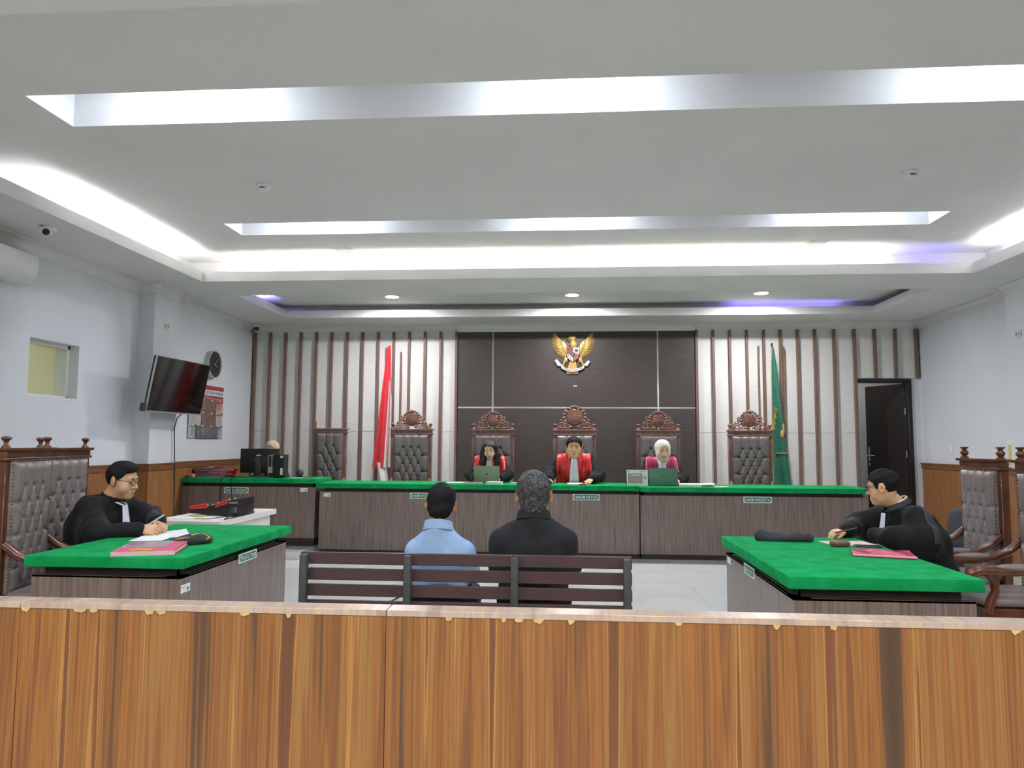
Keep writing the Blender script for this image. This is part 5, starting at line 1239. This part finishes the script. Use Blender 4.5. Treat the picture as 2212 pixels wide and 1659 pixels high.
# clerk desk
GF = 'case files on the clerk desk'
def cfile(label, x, y, z, rz, w, d, th, m, edge=LILAC):
    t = thing('case_file', label, 'folder', (x, y, z), rz, group=GF)
    MB().box(-w/2, w/2, -d/2, d/2, 0, .004).box(-w/2, w/2, -d/2, d/2, th-.004, th).box(w/2-.004, w/2, -d/2, d/2, 0, th).build('cover', m, t); MB().box(-w/2+.006, w/2-.005, -d/2+.004, d/2-.004, .004, th-.004).build('pages', edge, t)
ord_ = ['bottom', 'second', 'third', 'fourth', 'top']
for i in range(5):
    cfile('maroon case file in the left pile, %s of five' % ord_[i], -4.87+.01*(i % 2), 9.66+.02*(i % 3), CT+.026*i, .06*(i % 3)-.05, .29, .25, .025, REDM)
for i in range(4):
    cfile('red case file in the right pile on the clerk desk, %s of four' % ['lowest', 'second', 'third', 'topmost'][i], -4.66+.02*(i % 2)+.012*i, 9.60+.015*(i % 2), CT+.027*i, -.04+.05*(i % 2), .26, .25, .026, REDC)
o = paper('paper_sheet', 'white slip lying on the red case files', 'paper', (-4.76, 9.60, CT+.132), .2, .13, .1, .003, PAPER, curl=.01)
o = MB().box(-.04, .04, -.04, .04, 0, .05).build('pink_block', mat('pink_block', '#d98078', .7), bevel=.008, loc=(-4.965, 9.40, CT)); tag(o, 'small pink block at the left end of the clerk desk', 'block')
mo = thing('monitor', 'black computer monitor seen from behind on the clerk desk', 'monitor', (-4.153, 9.68, CT), .0)
MB().box(-.27, .27, -.012, .03, .055, .385).build('back_shell', BLK, mo, bevel=.008); MB().box(-.13, .13, -.035, -.01, .08, .28).build('rear_bulge', BLK, mo, bevel=.012)
MB().box(-.04, .04, -.05, -.03, .0, .20).build('stand', DKG, mo, bevel=.006); MB().lathe([(.001, 0), (.11, 0), (.11, .01), (.03, .02), (.001, .02)], 24, T(0, .0, 0), cap=False).build('foot', DKG, mo, smooth=40)
MB().box(-.262, .262, .03, .032, .062, .378).build('screen', SCREEN, mo)
LG = mat('logo_grey', '#8b8f92', .4)
MB().tube([(-.013+.030*math.cos(a), -.037, .240+.030*math.sin(a)) for a in [2*PI*i/24 for i in range(24)]], .0028, 5, closed=True).build('logo_ring', LG, mo); text('logo', 'DELL', LG, mo, T(-.013, -.0375, .240), width=.044, height=.013, bold=.01)
MB().box(-.035, .032, -.0365, -.0355, .288, .302).build('label_print', PAPER, mo)
pc = thing('computer_tower', 'black computer tower with white stickers in front of the monitor', 'computer', (-3.80, 9.55, CT), .0)
MB().box(-.03, .10, -.16, .0, .0, .31).build('case', BLKM, pc, bevel=.004, seg=1); MB().box(-.115, -.03, -.162, -.01, .0, .31).build('rear_panel', BLK, pc, bevel=.003, seg=1)
MB().box(-.105, -.04, -.165, -.162, .29, .30).box(-.066, -.056, -.165, -.162, .15, .29).box(-.105, -.05, -.166, -.162, .07, .15).box(-.11, -.04, -.165, -.162, .005, .012).box(-.112, -.106, -.165, -.162, .02, .29).build('metal_frame', SILV, pc)
MB().box(.05, .085, -.1625, -.16, .265, .295).build('sticker', PAPER, pc); MB().box(.055, .088, -.1625, -.16, .045, .135).build('sticker', PAPER, pc)
paper('paper_sheet', 'white sheet lying right of the computer tower', 'paper', (-3.60, 9.60, CT), 0, .16, .12, .003, PAPER); paper('glass_sheet', 'pale plastic sheet at the right end of the clerk desk', 'plastic sheet', (-3.47, 9.48, CT), .1, .3, .2, .003, mat('plastic_sheet', '#8fc7a9', .2))
sp = thing('desk_speaker', 'rounded dark loudspeaker behind the computer tower', 'loudspeaker', (-3.62, 9.76, CT)); MB().ball((0, 0, .055), (.055, .05, .055), 16, 10).build('shell', DKG, sp, smooth=180); MB().box(-.035, .035, -.035, .035, 0, .012).build('foot', BLK, sp)
def wire(name, pts, label, r=.0045, m=BLKM):
    o = MB().tube(pts, r, 6).build(name, m, smooth=60); tag(o, label, 'cable'); return o
def smoothpts(P, n=6):
    P = [Vector(p) for p in P]; out = []
    for i in range(len(P)-1):
        a, b, c, d = P[max(i-1, 0)], P[i], P[i+1], P[min(i+2, len(P)-1)]
        for k in range(n):
            t = k/n; out.append(.5*((2*b)+(-a+c)*t+(2*a-5*b+4*c-d)*t*t+(-a+3*b-3*c+d)*t**3))
    return out+[P[-1]]
wire('monitor_cable', smoothpts([(-4.45, 9.50, CT+.008), (-4.33, 9.47, CT+.012), (-4.2, 9.50, CT+.008), (-4.09, 9.44, CT+.05)]), 'black cable lying on the clerk desk before the monitor', .007)
wire('desk_cable', smoothpts([(-3.83, 9.62, CT+.006), (-3.65, 9.66, CT+.006), (-3.45, 9.60, CT+.006), (-3.33, 9.55, CT+.006)]), 'black cable running along the clerk desk to the right')
wire('hanging_cable', [(-4.475, 9.42, CT+.007), (-4.475, 9.262, CT+.007), (-4.478, 9.246, CT-.005), (-4.482, 9.245, .80), (-4.48, 9.244, .45), (-4.485, 9.243, DZ+.01)], 'black cable hanging over the clerk desk edge across its name plate', .007)
wire('hanging_cable', [(-4.35, 9.42, CT+.005), (-4.35, 9.262, CT+.005), (-4.345, 9.248, CT-.005), (-4.33, 9.246, .82), (-4.335, 9.245, .45), (-4.33, 9.244, DZ+.01)], 'thinner black cable hanging over the clerk desk edge, right of the other', .004)
# mixing console on the white desk
mx = thing('mixing_console', 'black mixing console with red side trims on the white desk', 'mixer', (-3.14, 6.62, WT), .0); mx.scale = (.88, .88, .88)
side = [(-.31, .03), (-.31, .085), (-.10, .105), (.10, .165), (.215, .185), (.215, .012), (.10, .0), (-.06, .02)]
MB().prism(side, -.19, .19, T(0, 0, .0)).build('body', BLK, mx, bevel=.006)
MX = mat('mixer_red', '#d63b3b', .4)
for (a, b_) in (((-.305, .070), (-.115, .085)), ((-.03, .092), (.10, .130))):
    d = Vector((b_[0]-a[0], 0, b_[1]-a[1])); 
    MB().prism([(a[0], a[1]), (b_[0], b_[1]), (b_[0], b_[1]+.052), (a[0], a[1]+.036)], -.202, -.192).build('red_trim', MX, mx, bevel=.003, seg=1); MB().prism([(a[0]+.01, a[1]+.016), (b_[0]-.01, b_[1]+.022), (b_[0]-.01, b_[1]+.030), (a[0]+.01, a[1]+.022)], -.204, -.2018).build('trim_slot', REDM, mx)
kn = MB()
for i in range(11):
    x = -.27+.04*i; z = np.interp(x, [-.31, -.10, .10, .215], [.085, .105, .165, .185]); kn.lathe([(.008, 0), (.006, .02), (.001, .021)], 8, T(x, -.12+.03*(i % 3), z))
kn.build('knobs', mat('knob_pale', '#d7c9c6', .5), mx, kind='stuff')
MB().box(.11, .205, -.1925, -.1915, .135, .15).build('panel_print', mat('mixer_print', '#8d9496', .5), mx); MB().box(.13, .20, -.1925, -.1915, .04, .10).build('jack_panel', DKG, mx)
for i in range(3): MB().box(.172+.01*i, .176+.01*i, -.194, -.1925, .045, .10).build('print_line', MATS['mixer_print'], mx)
paper('paper_stack', 'papers lying under the mixing console edge on the white desk', 'paper', (-3.30, 6.36, WT), .03, .42, .26, .006, PAPER)
o = MB().tube([(-3.34, 6.38, WT+.012), (-3.25, 6.34, WT+.012), (-3.2, 6.36, WT+.012)], [.012, .012, .008], 8).build('yellow_tag', mat('tag_yellow', '#d9c07a', .6), smooth=60); tag(o, 'pale yellow rolled tag in front of the mixing console', 'tag')
wire('console_cable', smoothpts([(-3.0, 6.44, WT+.02), (-2.97, 6.25, WT+.006), (-2.945, 6.2, WT+.006), (-2.938, 6.5, WT+.006), (-2.95, 6.75, WT+.006), (-2.97, 6.84, WT+.01)]), 'black cable looping over the white desk edge', .004)
wire('floor_cable', smoothpts([(-2.02, 5.9, .008), (-1.9, 6.1, .008), (-1.75, 6.15, .008), (-1.6, 6.4, .008), (-1.5, 6.9, .008)]), 'black cable on the tiles left of the bench, thicker one', .006)
wire('floor_cable', smoothpts([(-2.0, 5.72, .008), (-1.85, 5.75, .008), (-1.7, 5.95, .008), (-1.55, 6.0, .008)]), 'thin black cable on the tiles left of the bench', .004)
# left foreground desk
fo = thing('pink_file', 'pink paper file with yellow clip on the left green desk', 'folder', (-2.455, 4.225, ST), .30)
MB().box(-.17, .17, -.20, .20, 0, .004).build('back_cover', REDC, fo); MB().box(-.165, .16, -.195, .195, .004, .022).build('pages', PAPER, fo); MB().box(-.165, .165, -.2, .2, .022, .027).build('front_cover', PINK, fo)
MB().box(-.168, .168, -.203, -.198, .0, .025).build('spine', PINKL, fo); MB().tube([(-.07, -.195, .03), (-.02, -.19, .034), (.02, -.2, .03), (.05, -.195, .034)], .006, 6).build('yellow_clip', YEL, fo, smooth=60)
ps = thing('clear_sleeve', 'clear plastic sleeve with printed papers on top of the pink file', 'plastic sleeve', (-2.50, 4.26, ST+.027), .32); MB().box(-.12, .12, -.10, .14, 0, .004).build('print', mat('sleeve_print', '#d9b3c1', .2, c2='#9aa0a0', vs=14, detail=5, coat=.6), ps); MB().box(-.125, .125, -.105, .145, .004, .0055).build('film', glassmat('sleeve_film', '#f2e6ee', .18, .06), ps)
paper('paper_stack', 'white sheets under the hands of the person at the left desk', 'paper', (-2.78, 4.93, ST), .55, .30, .42, .004, PAPER, curl=.01); paper('paper_sheet', 'loose white sheet in front of the white sheets on the left desk', 'paper', (-2.74, 4.73, ST+.0045), .2, .21, .297, .002, PAPER)
cp = thing('black_cap', 'flattened black cloth cap with yellow piping beside the pink file', 'cap', (-2.37, 4.53, ST), .35)
CF = folds(SDF().ell((0, 0, .022), (.13, .085, .032), k=.01).ell((.05, .02, .032), (.07, .06, .03), k=.03), .006, 77); v, q = sdf_mesh(CF, .006); v[:, 2] = np.maximum(v[:, 2], .0); np_mesh('crown', v, q, [BLKF], cp)
MB().tube([(.0, -.035, .058), (.035, -.02, .062), (.075, .0, .057), (.108, -.028, .038), (.088, -.055, .03)], .0045, 6).build('piping', YEL, cp, smooth=60); MB().tube([(-.09, -.05, .035), (-.03, -.055, .046), (.03, -.05, .042)], .0045, 6).build('piping', mat('piping_tan', '#b59a62', .7), cp, smooth=60)
MB()
o = MB().cyl((-2.905, 4.93, .845), (-2.80, 4.95, .915), .0055, 10).build('pen', mat('pen_white', '#d8d6da', .3), smooth=40); tag(o, 'pale pen held by the person at the left desk', 'pen')
# right foreground desk
BAG = SDF().cap((-.15, .0, .024), (.14, -.01, .024), .033, .030, k=.03, sx=1.0).cap((-.13, .05, .02), (.12, .04, .02), .027, .024, k=.05).cap((-.17, .0, .03), (-.15, .03, .03), .03, k=.03)
pb = thing('cloth_pouch', 'black zipped cloth pouch lying at the far end of the right desk', 'pouch', (1.49, 5.08, ST), -.08)
v, q = sdf_mesh(folds(BAG, .0065, 88), .006); v[:, 2] = np.maximum(v[:, 2], .0); np_mesh('pouch_body', v, q, [mat('pouch_cloth_highlight', '#3b3e45', .8, c2='#2c2e34', vs=12, bump=.3, bs=40)], pb); MB().tube([(-.19, -.02, .02), (-.205, .0, .035), (-.19, .02, .045), (-.17, .01, .05)], .005, 6).build('loop', BLK, pb, smooth=60)  # black cloth greyed: its highlight is put into the colour
paper('pink_sheet', 'pale pink sheet under the hand of the person at the right desk', 'paper', (1.86, 5.02, ST), .1, .30, .21, .002, PINKL); 
bc = thing('brown_case', 'small brown leather case on the pink sheet on the right desk', 'case', (1.755, 4.86, ST+.002), .2); MB().box(-.058, .058, -.032, .032, 0, .034).build('shell', mat('case_brown', '#7d4a44', .45, c2='#8a544d', vs=20), bc, bevel=.013, seg=3); MB().tube([(-.059, -.034, .018), (.059, -.034, .018)], .0015, 5).build('seam', mat('case_seam', '#4d2c29', .6), bc)
ph = thing('phone', 'black phone lying beside the pink folder on the right desk', 'phone', (1.93, 4.86, ST), -.15); MB().box(-.08, .08, -.038, .038, 0, .009).build('body', BLK, ph, bevel=.004); MB().box(-.074, .074, -.033, .033, .009, .0095).build('screen', mat('phone_screen', '#35584c', .08), ph)
pf = thing('pink_folder', 'glossy pink plastic folder on the right green desk', 'folder', (1.872, 4.52, ST), -.28)
v_ = lambda u, v: ((u-.5)*.33, (v-.5)*.27, .014+.012*math.sin(u*PI)*math.sin(v*PI)+.004*math.sin(u*9+v*5))
MB().grid(v_, 20, 16).build('flap', PINKG, pf, smooth=180); MB().box(-.163, .163, -.133, .133, 0, .012).build('wallet', PINKG, pf, bevel=.003, seg=1); MB().tube([(-.165, -.135, .01), (.165, -.135, .01)], .008, 8).tube([(.165, -.135, .008), (.165, .135, .008)], .004, 6).build('edge_fold', mat('pink_edge', '#f090a8', .2), pf, smooth=60)
o = MB().cyl((1.86, 5.235, .822), (2.00, 5.20, .862), .0055, 10).build('pen', mat('pen_brown', '#4b3733', .25), smooth=40); tag(o, 'dark pen held by the person at the right desk', 'pen')
